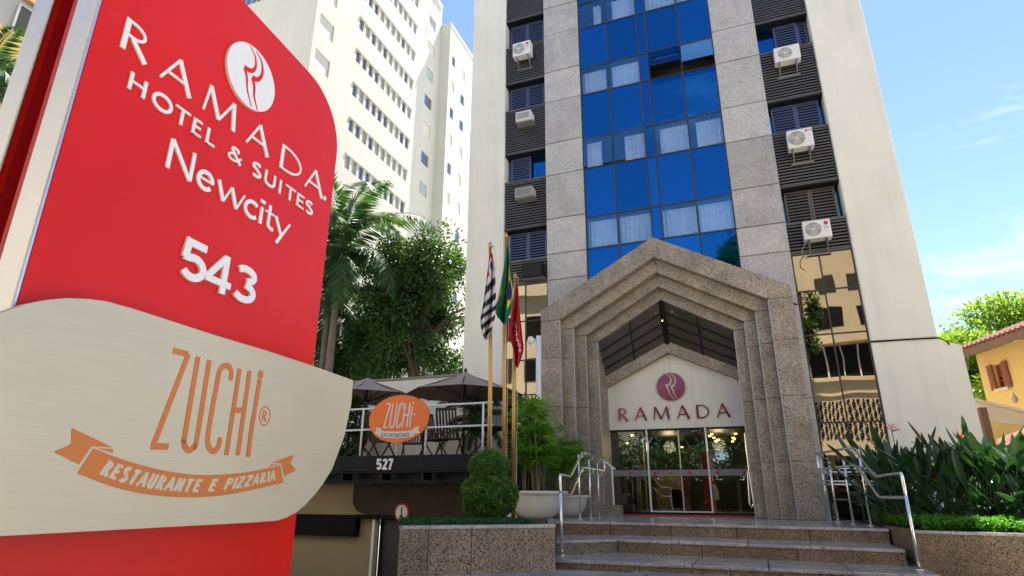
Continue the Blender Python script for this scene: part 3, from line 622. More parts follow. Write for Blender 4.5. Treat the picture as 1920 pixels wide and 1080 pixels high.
for x in (-3.75, -3.45, -2.72, -2.25, -1.75, -.98, -.28):
    if x != -3.75:
        mb = MB(); disc(mb, x, 1.86, .052, .052, fB, 0, .003, 16); mb.build('band_logo', M['sign_red'], drs)
    if x in (-.28,): continue
    mb = MB(); cx = x + .1
    for c in 'RAMADA':
        if cx > -2.98 and cx < -2.86: break
        l2, adv = letter(c, cx, 1.825, .065, .2, .14, fB, 0, .003); mb.add(l2.v, l2.f); cx += adv + .016
    if mb.v: mb.build('band_lettering', M['ac_grey'], drs)
# lobby
lob = thing('lobby', (PC, 20, DK), 'dim hotel lobby behind the glass doors with warm ceiling lamps', 'lobby')
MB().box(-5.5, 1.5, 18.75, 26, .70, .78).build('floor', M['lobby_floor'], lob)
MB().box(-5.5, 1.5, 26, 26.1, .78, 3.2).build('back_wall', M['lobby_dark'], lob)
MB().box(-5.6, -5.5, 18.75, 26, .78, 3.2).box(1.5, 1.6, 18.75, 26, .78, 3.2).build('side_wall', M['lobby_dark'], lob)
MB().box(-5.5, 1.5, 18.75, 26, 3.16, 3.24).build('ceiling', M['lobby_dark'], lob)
MB().box(-4.4, -3.1, 21.2, 21.3, .78, 1.75).box(-3.3, -2.4, 22.5, 22.6, .78, 2.0).build('reception_screen', M['lobby_wall'], lob)
MB().box(-3.55, -3.28, 20.2, 20.5, .78, 3.15).build('tan_column', M['lobby_tan'], lob)
MB().box(-2.28, -2.05, 21.0, 21.2, .78, 1.9).build('orange_column', M['lobby_orange'], lob)
mb = MB()
mb.prism([(-2.42, 19.9, .78), (-2.22, 19.9, .78), (-2.22, 20.1, .78), (-2.42, 20.1, .78)], [(-2.5, 19.85, 1.42), (-2.14, 19.85, 1.42), (-2.14, 20.15, 1.42), (-2.5, 20.15, 1.42)]); mb.build('black_bin', M['black'], lob)
MB().tube([(-1.9, 19.6, 1.12), (-1.65, 19.6, .9), (-1.38, 19.6, .79)], .012, 6).tube([(-1.9, 19.6, .79), (-1.65, 19.6, .9), (-1.38, 19.6, 1.12)], .012, 6).build('crossed_table_legs', M['steel'], lob)
for k, (x, y) in enumerate([(-3.5, 19.6), (-3.45, 20.4), (-1.15, 19.4), (-1.12, 20.0), (-1.1, 20.6), (-1.08, 21.3), (-1.05, 22), (-.42, 19.5), (-.5, 20.6), (-.55, 21.4), (-.6, 22.2), (-2.4, 23.5), (-4.2, 22.5), (-4.0, 23.5)]):
    MB().lathe([(0, -.05), (.035, -.04), (.05, 0), (0, .01)], (x, y, 3.05 - .05 * (k % 3)), 10).build('ceiling_lamp', M['lamp_glow'], lob, True)
for x, y in ((-2.6, 21.5), (-1.0, 21)):
    pl = bpy.data.lights.new('lobby_lamp', 'POINT'); pl.energy = 22; pl.color = (1, .72, .42); pl.shadow_soft_size = .2; po = bpy.data.objects.new('lobby_lamp', pl); COL.objects.link(po); po.location = (x - PC, y - 20, 2.8 - DK); po.parent = lob
# handrails beside the doors
hr = thing('door_rail', (-3.75, 17.9, DK), 'short white rail on a granite block left of the doors', 'handrail')
p = on_y(1151, 947, 17.7); MB().box(-4.0, p[0] + .22, 17.5, 17.9, DK, p[2]).build('block', M['granite_brown'], hr)
MB().tube([(p[0], 17.7, p[2]), (p[0] - .01, 17.7, p[2] + 1.0)], .028, 8).build('post', M['white_metal'], hr)
q1, q2 = on_y(1134, 866, 17.7), on_y(1153, 880, 17.7); MB().tube([q1, q2], .03, 8).build('rail', M['white_metal'], hr)
hr = thing('door_pull_rail', (-.25, 17.9, DK), 'slim chrome bar rail against the right portal jamb', 'handrail')
a = on_y(1396, 812, 17.9); b = on_y(1404, 880, 17.9); c = on_y(1414, 945, 17.9); d = on_y(1409, 952, 17.9); e = on_y(1406, 945, 17.9); f = on_y(1402, 884, 17.9)
MB().tube([a, b], .02, 6).build('upper_bar', M['steel'], hr); MB().tube([b, c, d, e, f], .03, 8).build('grip', M['steel'], hr)

# ================================================================= STEPS AND DECK
P1 = [(-4.25, 12.95), (-2.93, 13.24), (2.02, 12.72)]
P2 = [(-3.40, 10.98), (-2.50, 11.86), (1.98, 11.40)]
P3 = [(-3.40, 10.42), (-3.16, 10.20), (2.15, 10.24)]
steps = thing('entrance_steps', (-.6, 11.5, GR), 'three wide brown granite steps up to the hotel entrance', 'steps')
def along(P, n_each):
    out = [P[0]]
    for (a, b), n in zip(zip(P[:-1], P[1:]), n_each):
        for k in range(1, n + 1): out.append((a[0] + (b[0] - a[0]) * k / n, a[1] + (b[1] - a[1]) * k / n))
    return out
def step(P, n_each, z1, z0, depth, backs=None):
    for (a, b) in zip(along(P, n_each)[:-1], along(P, n_each)[1:]):
        e = .007
        bk = depth
        sx = -.30 * bk if a is P[0] else 0
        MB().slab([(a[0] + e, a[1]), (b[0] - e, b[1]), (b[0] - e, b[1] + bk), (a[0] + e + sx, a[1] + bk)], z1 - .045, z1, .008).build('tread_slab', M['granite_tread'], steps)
    pr = along(P, [max(1, n - 1) for n in n_each])
    for (a, b) in zip(pr[:-1], pr[1:]):
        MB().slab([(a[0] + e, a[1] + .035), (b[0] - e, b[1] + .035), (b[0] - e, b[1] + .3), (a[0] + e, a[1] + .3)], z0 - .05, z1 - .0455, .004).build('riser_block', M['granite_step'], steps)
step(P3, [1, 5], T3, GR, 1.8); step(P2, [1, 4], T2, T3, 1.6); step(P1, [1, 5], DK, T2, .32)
deck = struct(MB().slab([(-5.6, 13.5), (2.0, 13.5), (2.0, 18.6), (-5.6, 18.6)], .1, DK - .03).build('entrance_deck', M['concrete'], org=(-2, 15, .1)))
for i in range(7):
    for j in range(4):
        x0 = -5.6 + i * 1.085; y0 = 13.05 + j * 1.38
        fy = np.interp(x0, [-4.25, -2.93, 2.02], [12.95, 13.24, 12.72]) + .328; fy2 = np.interp(x0 + 1.1, [-4.25, -2.93, 2.02], [12.95, 13.24, 12.72]) + .328
        q = [(x0, fy if j == 0 else y0), (x0 + 1.08, fy2 if j == 0 else y0), (x0 + 1.08, y0 + 1.375), (x0, y0 + 1.375)]
        MB().slab(q, DK - .03, DK - .001, .004).build('deck_slab', M['granite_tread'], deck)

# ================================================================= PLANTERS
pl = thing('granite_planter', (-4.0, 9.6, 0), 'speckled brown granite planter wall left of the steps', 'planter')
A, B = np.array([-4.93, 8.31]), np.array([-3.06, 9.88]); dv = (B - A) / np.linalg.norm(B - A); nv = np.array([-dv[1], dv[0]])
cuts = [0, .17, .44, 1.0]
for a, b in zip(cuts[:-1], cuts[1:]):
    p0, p1 = A + (B - A) * (a + .002), A + (B - A) * (b - .002)
    MB().slab([p0, p1, p1 + nv * .12, p0 + nv * .12], -.6, .735, .004).build('granite_panel', M['granite_planter'], pl)
for a, b in ((0, .17), (.17, .44), (.44, .74), (.74, 1.0)):
    p0, p1 = A + (B - A) * (a + .002) - nv * .02, A + (B - A) * (b - .002) - nv * .02
    MB().slab([p0, p1, p1 + nv * .25, p0 + nv * .25], .737, .785, .006).build('cap_slab', M['granite_tread'], pl)
BR = np.array([-4.12, 13.2]); LB = np.array([-5.62, 13.4])
MB().slab([B + [-.005, .02], BR, BR + [-.12, 0], B + [-.16, .1]], -.2, .76, .006).build('side_wall', M['granite_brown'], pl)
MB().slab([A + nv * .125, B + nv * .125 + [-.16, 0], BR + [-.14, 0], [-5.6, 13.3]], -.6, .74, .004).build('soil_bed', M['soil'], pl)
MB().slab([A + [-.01, .05], A + nv * .124, LB + [.02, 0], LB + [-.03, 0]], -2.5, .741, .004).build('back_wall', M['rough_brown'], pl)
# ground cover in the bed
n = 9000; u = np.random.rand(n); v = np.random.rand(n); 
c = A + (B - A) * (u[:, None] * .82 + .12) + nv * (.28 + v[:, None] * 1.9); cz = .745 + np.random.rand(n) * .07
cc = np.column_stack([c, cz]); dd = np.random.normal(size=(n, 3)) * [.8, .8, .3] + [0, 0, .9]
cvr = link_mesh('ground_cover', leaves_mesh('gc', cc, dd, rnd_dirs(n), np.random.uniform(.04, .09, n), .016), M['leaf_moss']); tag(cvr, 'low dark green ground cover in the left planter', 'ground cover', kind='stuff')
# right planter
rp = thing('granite_planter', (4.2, 11.2, T3), 'long granite planter wall holding bird-of-paradise plants right of the steps', 'planter')
A2, B2 = np.array([2.07, 11.12]), np.array([9.5, 9.45])
d2 = (B2 - A2) / np.linalg.norm(B2 - A2); n2 = np.array([-d2[1], d2[0]])
for k in range(5):
    p0, p1 = A2 + (B2 - A2) * (k / 5 + .0006), A2 + (B2 - A2) * ((k + 1) / 5 - .0006)
    MB().slab([p0, p1, p1 + n2 * .14, p0 + n2 * .14], .1, .715, .004).build('granite_panel', M['granite_step'], rp)
    MB().slab([p0 - n2 * .02, p1 - n2 * .02, p1 + n2 * .2, p0 + n2 * .2], .717, .755, .006).build('cap_slab', M['granite_tread'], rp)
MB().slab([A2 + n2 * .142, A2 + n2 * .142 + [.14, 0], (2.2, 13.2), (2.04, 13.2)], .1, .74, .004).build('side_wall', M['granite_step'], rp)
MB().slab([A2 + n2 * .15 + [.15, 0], B2 + n2 * .15, (9.5, 17), (2.2, 17), (2.2, 13.2)], .1, .72, .004).build('soil_bed', M['soil'], rp)
n = 26000; u = np.random.rand(n); v = np.random.rand(n) ** .8
c = A2 + (B2 - A2) * (.0 + u[:, None] * .75) + n2 * (.14 + v[:, None] * .75) + np.array([.14, 0])
n3 = 9000; c3 = np.column_stack([2.2 + np.random.rand(n3) * .9, 12.0 + np.random.rand(n3) * 4.2]); c = np.vstack([c, c3]); n += n3
hz = .17 + .05 * np.sin(c[:, 0] * 7) * np.sin(c[:, 1] * 9 + 1)
cz = .74 + hz * np.random.rand(n) ** .5; cc = np.column_stack([c, cz]); dd = np.random.normal(size=(n, 3)) * [1, 1, .5] + [0, -.2, .35]
cvr = link_mesh('ground_cover', leaves_mesh('gc2', cc, dd, np.random.normal(size=(n, 3)) * .5 + [0, 0, 1], np.random.uniform(.03, .055, n), np.random.uniform(.025, .04, n)), M['leaf_cover']); tag(cvr, 'bright green clover-like ground cover along the right planter', 'ground cover', kind='stuff')

# ================================================================= TOTEM SIGN
SA = R(3.409); SD = np.array([-math.sin(SA), math.cos(SA), 0]); SN = np.array([math.cos(SA), math.sin(SA), 0]); SP = np.array([-2.2, 2.2, 0.0])
TS = lambda s, z, d: tuple(SP + SD * s + SN * d + np.array([0, 0, z]))
def st_at(x, y, off=0.0): q = on_p(x, y, SP + SN * off, SN); return (float((q - SP) @ SD), float(q[2]))
tot = thing('totem_sign', (-2.2, 2.2, 0.0), 'tall red hotel totem sign with brushed steel restaurant panel', 'sign')
zt, rad = 3.585, .36
red = [(-1.05, 0.05), (.515, 0.05)] + [(.515 - rad + rad * math.cos(R(a)), zt - rad + rad * math.sin(R(a))) for a in range(0, 91, 10)] + [(-.3, zt + .01), (-1.05, zt + .02)]
def bevel_plate(pts, d0, d1, b):
    p = np.array(pts); n = len(p); cen = p.mean(0); inn = p + (cen - p) / np.linalg.norm(cen - p, axis=1)[:, None] * b
    mb = MB(); mb.add([TS(s, z, d0) for s, z in p] + [TS(s, z, d1 - b) for s, z in p] + [TS(s, z, d1) for s, z in inn],
        [tuple(range(n))[::-1], tuple(range(2 * n, 3 * n))] + [(i, (i + 1) % n, n + (i + 1) % n, n + i) for i in range(n)] + [(n + i, n + (i + 1) % n, 2 * n + (i + 1) % n, 2 * n + i) for i in range(n)]); return mb
bevel_plate(red, -.05, 0.0, .006).build('red_face', M['red_paint'], tot)
back = [(s, z) for s, z in red]
bevel_plate(back, -.37, -.32, .006).build('red_face', M['red_paint'], tot)
inner = [(s if s < 0 else s - .03, z - (.03 if z > 3 else 0)) for s, z in red]; inner = [(s + (.05 if s < -1 else 0), z) for s, z in inner]
bevel_plate(inner, -.318, -.052, .003).build('core', M['dark_red'], tot)
def bar(s0, s1, d0, d1, z0, z1, m, name, b=.02):
    mb = MB(); pts = [(s0, d0 + b), (s0 + b, d0), (s1, d0), (s1, d1), (s0 + b, d1), (s0, d1 - b)]
    mb.prism([TS(s, z0, d) for s, d in pts], [TS(s, z1, d) for s, d in pts]); return mb.build(name, m, tot)
bar(-1.062, -1.0515, -.118, .002, .05, zt + .02, M['silver'], 'silver_edge', .004)
bar(-1.062, -1.0515, -.37, -.262, .05, zt + .02, M['silver'], 'silver_edge', .004)
bar(-1.035, -.98, -.195, -.119, .05, zt, M['red_paint'], 'red_band', .01)
MB().prism([TS(s, 0, d) for s, d in ((-1.0, -.36), (.45, -.36), (.45, 0), (-1.0, 0))], [TS(s, .049, d) for s, d in ((-1.0, -.36), (.45, -.36), (.45, 0), (-1.0, 0))]).build('base', M['concrete'], tot)
# brushed panel
OFF = .10
pp = [(0, 587.5), (50, 570), (90, 562), (125, 559), (165, 560.5), (200, 565), (250, 579), (300, 595), (400, 627.5), (500, 657.5), (590, 687), (662, 713), (659, 755), (645, 820), (622.5, 880), (605, 908), (590, 927.5), (572, 947), (555, 961), (538, 970), (520, 976), (475, 979.5)]
pts = [st_at(x, y, OFF) for x, y in pp]
zb = st_at(475, 979.5, OFF)[1]
s0 = pts[0][0]; pts = [(s0 - .5, zb + .05), (s0 - .53, 1.25), (s0 - .45, 1.45), (s0 - .2, pts[0][1] - .09)] + pts + [(s0 - .4, zb)]
def flat_plate(pts, d0, d1):
    mb = MB(); poly(mb, pts[::-1], TS, d0, d1); return mb
pnl = flat_plate(pts, OFF - .035, OFF).build('steel_panel', M['brushed'], tot)
for s in (-.8, .2): MB().prism([TS(s + a, z, 0.001) for a, z in ((0, 1.3), (.12, 1.3), (.12, 1.5), (0, 1.5))], [TS(s + a, z, OFF - .036) for a, z in ((0, 1.3), (.12, 1.3), (.12, 1.5), (0, 1.5))]).build('bracket', M['silver'], tot)
# lettering laid out on the sign's own plane
def pj(P): d = np.array(P) - EYE; w = d @ FW; return (960 + F_PX * (d @ RT) / w, 540 - F_PX * (d @ UP) / w)
def s_of(px, z):
    """position along the sign of the point at height z seen at that column"""
    a, b = -1.2, .8
    for _ in range(40):
        m = (a + b) / 2
        if pj(TS(m, z, 0))[0] < px: a = m
        else: b = m
    return (a + b) / 2
def sign_word(word, ext, zb, h, T, t, thick, name='letter', zq=.0):
    for c, (xa, xb) in zip(word, ext):
        sa, sb = s_of(xa, zb + zq * h), s_of(xb, zb + zq * h); ad = glyph(c, T, t)[1]; wx = (sb - sa) / (ad * h)
        mb, _ = letter(c, sa, zb, h, T, t, TS, .001, thick, wx); mb.build(name, M['letter_white'], tot)
ZR = st_at(221.1, 85.6)[1]; hR = st_at(236, 31)[1] - ZR
sign_word('RAMADA', ((221, 272), (297, 354), (377, 437), (459, 500), (520, 561), (569, 602)), ZR, hR, .155, .085, .008)
mb = MB(); q = st_at(606, 372); disc(mb, q[0], q[1], .014, .014, TS, .001, .012, 14); mb.build('registered_dot', M['letter_white'], tot)
ZH = st_at(234.4, 163.3)[1]; hz_ = st_at(243, 133)[1] - ZH
sign_word('HOTEL', ((234.4, 270), (278, 320), (322, 350), (355, 374), (381, 400)), ZH, hz_, .2, .13, .008)
sign_word('&SUITES', ((424, 450), (468, 487), (491, 514), (518, 525.5), (531, 550), (552, 567), (569, 584)), ZH, hz_, .19, .13, .008)
zN = st_at(308, 313)[1]; hN = st_at(322, 261)[1] - zN
sign_word('Newcity', ((308, 360), (363, 399), (403, 454), (452, 482), (481, 492), (493, 511), (511, 541)), zN, hN, .145, .075, .008, zq=.2)
z5 = st_at(365.3, 532.5)[1]; h5 = st_at(352, 446)[1] - z5
sign_word('543', ((333, 383), (382, 430), (431, 477)), z5, h5, .185, .16, .013, 'numeral', .3)
# emblem
cE = st_at(466, 144); rE = (st_at(466, 85)[1] - st_at(466, 203)[1]) / 2
sL, sR = st_at(419, 120)[0], st_at(512, 168)[0]
mb = MB(); disc(mb, (sL + sR) / 2, cE[1], (sR - sL) / 2, (sR - sL) / 2, TS, .001, .016, 48); em = mb.build('emblem', M['letter_white'], tot)
mb = MB(); swooshes(mb, (sL + sR) / 2, cE[1], (sR - sL) / 2, (sR - sL) / 2, TS, .016, .0168); mb.build('emblem_stroke', M['red_paint'], em)
# restaurant print on the steel panel
FP = lambda s, z, d: TS(s, z, OFF + d)
SQ = lambda x, y: st_at(80 + x / 3.176, 620 + y / 3.176, OFF)   # from a detail view of the panel
strokes = [[(775, 118), (865, 140)], [(868, 138), (655, 690)], [(645, 688), (748, 690)],
           [(925, 155), (848, 610), (840, 670), (868, 712), (900, 690), (918, 640), (992, 175)],
           [(1118, 296), (1122, 240), (1098, 208), (1062, 225), (1042, 290), (985, 610), (988, 690), (1018, 718), (1045, 690), (1056, 636)],
           [(1172, 228), (1092, 742)], [(1232, 240), (1160, 742)], [(1135, 474), (1200, 474)], [(1292, 290), (1240, 600), (1222, 752)]]
for k, sset in enumerate(strokes):
    pw = [SQ(*p) for p in sset]; pw = smooth_pts(pw, 6) if len(pw) > 3 else pw
    mb = MB(); ribbon(mb, pw, .024, .024, FP, .0004, .0012 + k * .0003); mb.build('printed_stroke', M['orange_print'], pnl)
mb = MB(); q = SQ(1297, 262); disc(mb, q[0], q[1], .019, .02, FP, .0004, .0013, 12); mb.build('printed_dot', M['orange_print'], pnl)
q = SQ(1322, 508); mb = MB(); ribbon(mb, [(q[0] + .036 * math.cos(a), q[1] + .042 * math.sin(a)) for a in np.linspace(0, 2 * math.pi, 25)[:-1]], .006, .006, FP, .0004, .0013, True)
l2, _ = letter('R', q[0] - .017, q[1] - .024, .048, .16, .12, FP, .0004, .0014); mb.add(l2.v, l2.f); mb.build('registered_mark', M['orange_print'], pnl)
# ribbon banner with reversed lettering
topc = smooth_pts([SQ(*p) for p in ((300, 700), (500, 775), (700, 828), (900, 858), (1100, 855), (1280, 832), (1415, 800))], 4)
botc = smooth_pts([SQ(*p) for p in ((205, 850), (420, 930), (640, 978), (860, 993), (1060, 982), (1260, 945), (1432, 905))], 4)
mb = MB(); nn = len(topc)
mb.add([FP(*p, .0012) for p in topc] + [FP(*p, .0012) for p in botc], [(i, nn + i, nn + i + 1, i + 1) for i in range(nn - 1)]); ban = mb.build('printed_banner', M['orange_print'], pnl)
for pl_ in ([(172, 578), (415, 695), (290, 690), (215, 797), (65, 722), (168, 675)], [(320, 700), (418, 704), (418, 728)], [(1495, 738), (1475, 790), (1508, 832), (1438, 866), (1422, 790), (1365, 785)], [(1352, 798), (1412, 792), (1352, 810)]):
    mb = MB(); P_ = [FP(*SQ(*p), .0012) for p in pl_]; mb.add(P_, [tuple(range(len(P_)))]); mb.build('printed_ribbon_tail', M['orange_print'], pnl)
def ban_pt(u, v):
    """u 0..1 along the banner, v 0..1 up"""
    x = u * (nn - 1); i = min(int(x), nn - 2); f = x - i
    t_ = np.array(topc[i]) * (1 - f) + np.array(topc[i + 1]) * f; b_ = np.array(botc[i]) * (1 - f) + np.array(botc[i + 1]) * f
    return b_ + (t_ - b_) * v
text = 'RESTAURANTE E PIZZARIA'; advs = [{'I': .22, ' ': .42, 'M': .8}.get(c, .52) for c in text]; tw = sum(advs); u = .085
for c, a in zip(text, advs):
    if c != ' ':
        st_, ad = glyph(c, .24, .17); mb = MB()
        for k, s_ in enumerate(st_):
            pw = [ban_pt(u + (px / ad * a * .74 + .10 * py) * .875 / tw, .24 + py * .56) for px, py in s_[0]]
            ribbon(mb, pw, s_[1] * .062, s_[2] * .062, FP, .0013, .0018 + k * .0002, len(s_) > 3)
        mb.build('printed_letter', M['brushed'], ban)
    u += a * .875 / tw

# ================================================================= HANDRAILS
def handrail(name, label, posts, upper, lower, hooks):
    o = thing(name, posts[0][0], label, 'handrail', 'stainless entrance handrails')
    for base, top in posts:
        MB().tube([base, top], .025, 10).build('post', M['steel'], o, True); MB().lathe([(0, .0), (.06, .0), (.06, .012), (.03, .02)], base, 14).build('foot_plate', M['steel'], o, True)
    def rnd(path, r=.07):
        out = [np.array(path[0])]
        for a, b, c in zip(path[:-2], path[1:-1], path[2:]):
            a, b, c = map(np.array, (a, b, c)); u = (a - b) / np.linalg.norm(a - b); v = (c - b) / np.linalg.norm(c - b)
            p, q = b + u * r, b + v * r
            for t in (0, .25, .5, .75, 1): out.append((1 - t) ** 2 * p + 2 * t * (1 - t) * b + t * t * q)
        out.append(np.array(path[-1])); return out
    MB().tube(rnd(upper), .026, 10).build('rail', M['steel'], o, True)
    if lower: MB().tube(rnd(lower), .03, 10).build('rail', M['steel'], o, True)
    for h in hooks: MB().tube(rnd(h, .04), .009, 6).build('bracket', M['steel'], o, True)
def rail_set(side):
    if side == 'L': pb = [on_z(1054, 1041, T3), on_z(1088, 974, DK), on_z(1108, 972, DK), on_z(1124, 970, DK)]; tops = [(1047, 892), (1082, 852), (1101, 862), (1117, 869)]
    else: pb = [on_z(1725, 1069, T3), on_z(1634, 986, DK), on_z(1601, 983, DK), on_z(1572, 980, DK)]; tops = [(1683, 890), (1606, 842), (1575, 855), (1550, 864)]
    return pb, tops
for side, nm in (('L', 'stainless handrail with kinked double rails left of the steps'), ('R', 'stainless handrail with kinked double rails right of the steps')):
    sg = -1 if side == 'L' else 1
    pb, tops = rail_set(side)
    zs = [on_y(*t, b[1])[2] for t, b in zip(tops, pb)]
    xr = [pb[0][0]] + [b[0] - sg * .10 for b in pb[1:]]
    posts = [(tuple(b), (b[0], b[1] - (.02 if b is pb[0] else 0), z - (.30 if b is pb[0] else 0))) for b, z in zip(pb, zs)]
    # upper and lower rails follow the stair line: level, slope, level
    y0, y1, y2, y3 = pb[0][1], pb[0][1] + (1.55 if side == 'R' else 1.3), pb[1][1] - .1, pb[3][1] + .35
    xq = lambda y: np.interp(y, [b[1] for b in pb], xr) if y <= pb[3][1] else xr[3] + (xr[3] - xr[2]) * (y - pb[3][1]) / (pb[3][1] - pb[2][1])
    zl, zh = zs[0] + .02, zs[1] + .03
    U = [(xq(y3), y3, zh), (xq(y2), y2, zh), (xq(y1), y1, zl), (xq(y0), y0 - .02, zl), (xq(y0), y0 - .02, zl - .34), (xq(y1), y1, zl - .34), (xq(y2), y2, zh - .34), (xq(y3), y3, zh - .34), (xq(y3), y3, zh - .02)]
    hk = []
    for b, z in zip(pb[1:], zs[1:]):
        zz = zl if b is pb[0] else zh; xx = xq(b[1])
        for dz in (.0, -.34): hk.append([(b[0], b[1], zz + dz - .12), ((b[0] + xx) / 2, b[1], zz + dz - .12), (xx, b[1] + .02, zz + dz - .1), (xx, b[1] + .02, zz + dz - .02)])
    handrail('handrail', nm, posts, U, None, hk)
# low double rail behind the right handrail
o = thing('guard_rail', (2.0, 16.4, .72), 'thin horizontal chrome bars behind the right handrail', 'railing')
for yy in (878, 885, 902, 908): p0, p1 = on_y(1541, yy, 16.4), on_y(1652, yy + 1, 16.2); MB().tube([p0, p1], .018, 8).build('bar', M['steel'], o, True)
p0 = on_y(1650, 905, 16.2); MB().tube([(p0[0], 16.23, .72), (p0[0], 16.23, p0[2] + .5)], .02, 8).build('post', M['steel'], o, True); p0 = on_y(1545, 905, 16.4); MB().tube([(p0[0], 16.43, .72), (p0[0], 16.43, p0[2] + .5)], .02, 8).build('post', M['steel'], o, True)

# ================================================================= AIR CONDITIONERS
def condenser(x0, z1, w, h, label, old=False, logo=1, flip=False, dep=.3):
    yf = YF - .12 - dep; yb = YF - .12; z0 = z1 - h
    o = thing('air_conditioner', ((x0 + w / 2), (yf + yb) / 2, z0), label, 'air conditioner', 'condenser units on the tower')
    MB().cbox(x0, x0 + w, yf, yb, z0, z1, .012).build('casing', M['ac_white'], o)
    cx, cz, r = x0 + w * (.36 if not flip else .42), z0 + h * .5, h * .38
    fA = lambda x, y, d: (x, yf - d, y)
    mb = MB(); disc(mb, cx, cz, r, r, fA, .001, .004, 28); mb.build('fan_opening', M['ac_grey'], o)
    mb = MB()
    for k in range(3):
        a = R(120 * k + 25); c_, s_ = math.cos(a), math.sin(a)
        pp_ = [(0.0, -.02), (r * .5, -.10 * r * 3), (r * .86, -.1), (r * .9, .12 * r * 3), (r * .4, .12)]
        P_ = [fA(cx + px * c_ - pz * s_, cz + px * s_ + pz * c_, .006) for px, pz in pp_]; mb.add(P_, [tuple(range(5))])
    mb.build('fan_blade', M['ac_dirty'], o)
    mb = MB()
    for q in np.linspace(.25, 1, 6): mb.tube([fA(cx + r * q * math.cos(a), cz + r * q * math.sin(a), .014) for a in np.linspace(0, 2 * math.pi, 25)[:-1]], .004, 4, closed=True)
    for a in np.linspace(0, math.pi, 5)[:-1]: mb.tube([fA(cx - r * math.cos(a), cz - r * math.sin(a), .014), fA(cx + r * math.cos(a), cz + r * math.sin(a), .014)], .004, 4)
    mb.build('fan_grille', M['ac_white'], o)
    mb = MB(); disc(mb, cx, cz, r * .17, r * .17, fA, .012, .02, 14); mb.build('fan_hub', M['ac_white'], o)
    if logo:
        lx, lz = x0 + w * .84, z1 - h * (.22 if logo == 1 else .16); lr = .055 if logo == 1 else .035
        mb = MB(); disc(mb, lx - (0 if logo == 1 else .05), lz, lr, lr, fA, .001, .004, 18); mb.build('logo_disc', mat('logo_red', (.62, .05, .10), .5), o)
        mb = MB(); X_ = lx - .05 if logo == 1 else lx + .0; Z_ = lz - .16 if logo == 1 else lz - .03
        for c in 'LG': l2, ad = letter(c, X_, Z_, .07, .18, .14, fA, .001, .004); mb.add(l2.v, l2.f); X_ += ad + .015
        mb.build('logo_lettering', M['ac_grey'], o)
    for xx in (x0 + .1, x0 + w - .13):
        MB().box(xx, xx + .03, yf + .02, YF - .0, z0 - .035, z0 - .002).build('bracket', M['ac_grey'], o); MB().tube([(xx + .015, yf + .06, z0 - .03), (xx + .015, YF - .01, z0 - .3)], .013, 5).build('bracket_strut', M['ac_grey'], o)
    MB().box(x0 + .04, x0 + w - .04, YF - .05, YF - .015, z0 - .34, z0 - .3).build('wall_rail', M['ac_grey'], o)
    return o
condenser(-6.50, 16.78, .67, .57, 'white split condenser highest on the left louvres, above the other units')
condenser(1.94, 14.03, .70, .50, 'white condenser with round grey fan topmost on the right strip', logo=0, flip=True)
condenser(1.92, 11.14, .66, .58, 'white condenser in the middle of the right louvred strip', logo=2)
u3 = condenser(1.94, 8.28, .67, .52, 'white condenser with hanging hose lowest on the right strip')
MB().tube([on_y(1511, 456, 16.75), on_y(1504, 468, 16.75), on_y(1505, 480, 16.75), on_y(1515, 486, 16.75)], .012, 6).build('hose', M['ac_grey'], u3)
def window_unit(x0, z1, w, h, label, m, dep=.42):
    yf = YF - dep; z0 = z1 - h
    o = thing('air_conditioner', (x0 + w / 2, YF - dep / 2, z0), label, 'air conditioner', 'window units on the left strip')
    MB().cbox(x0, x0 + w, yf, YF - .02, z0, z1, .012).build('casing', m, o)
    fA = lambda x, y, d: (x, yf - d, y)
    mb = MB(); poly(mb, [(x0 + .04, z0 + .05), (x0 + w - .04, z0 + .05), (x0 + w - .04, z1 - .05), (x0 + .04, z1 - .05)], fA, .001, .003); mb.build('coil', M['ac_grey'] if m is not M['black_metal'] else M['dark_room'], o)
    mb = MB()
    for k in range(9): xx = x0 + .06 + (w - .12) * k / 8; mb.tube([fA(xx, z0 + .05, .008), fA(xx, z1 - .05, .008)], .006, 4)
    for k in range(4): zz = z0 + .07 + (h - .14) * k / 3; mb.tube([fA(x0 + .05, zz, .01), fA(x0 + w - .05, zz, .01)], .005, 4)
    mb.build('grille', m, o)
    MB().box(x0 - .02, x0 + w + .05, YF - dep + .08, YF - .0, z0 - .03, z0 - .002).build('support', M['ac_grey'], o)
window_unit(-6.38, 13.82, .55, .36, 'weathered white window unit second from the top on the left strip', M['ac_white'])
window_unit(-6.40, 10.87, .61, .34, 'stained window unit beside the blue pane on the left strip', M['ac_dirty'])
window_unit(-6.2, 8.22, .66, .5, 'black window unit behind the green flag', M['black_metal'], .3)

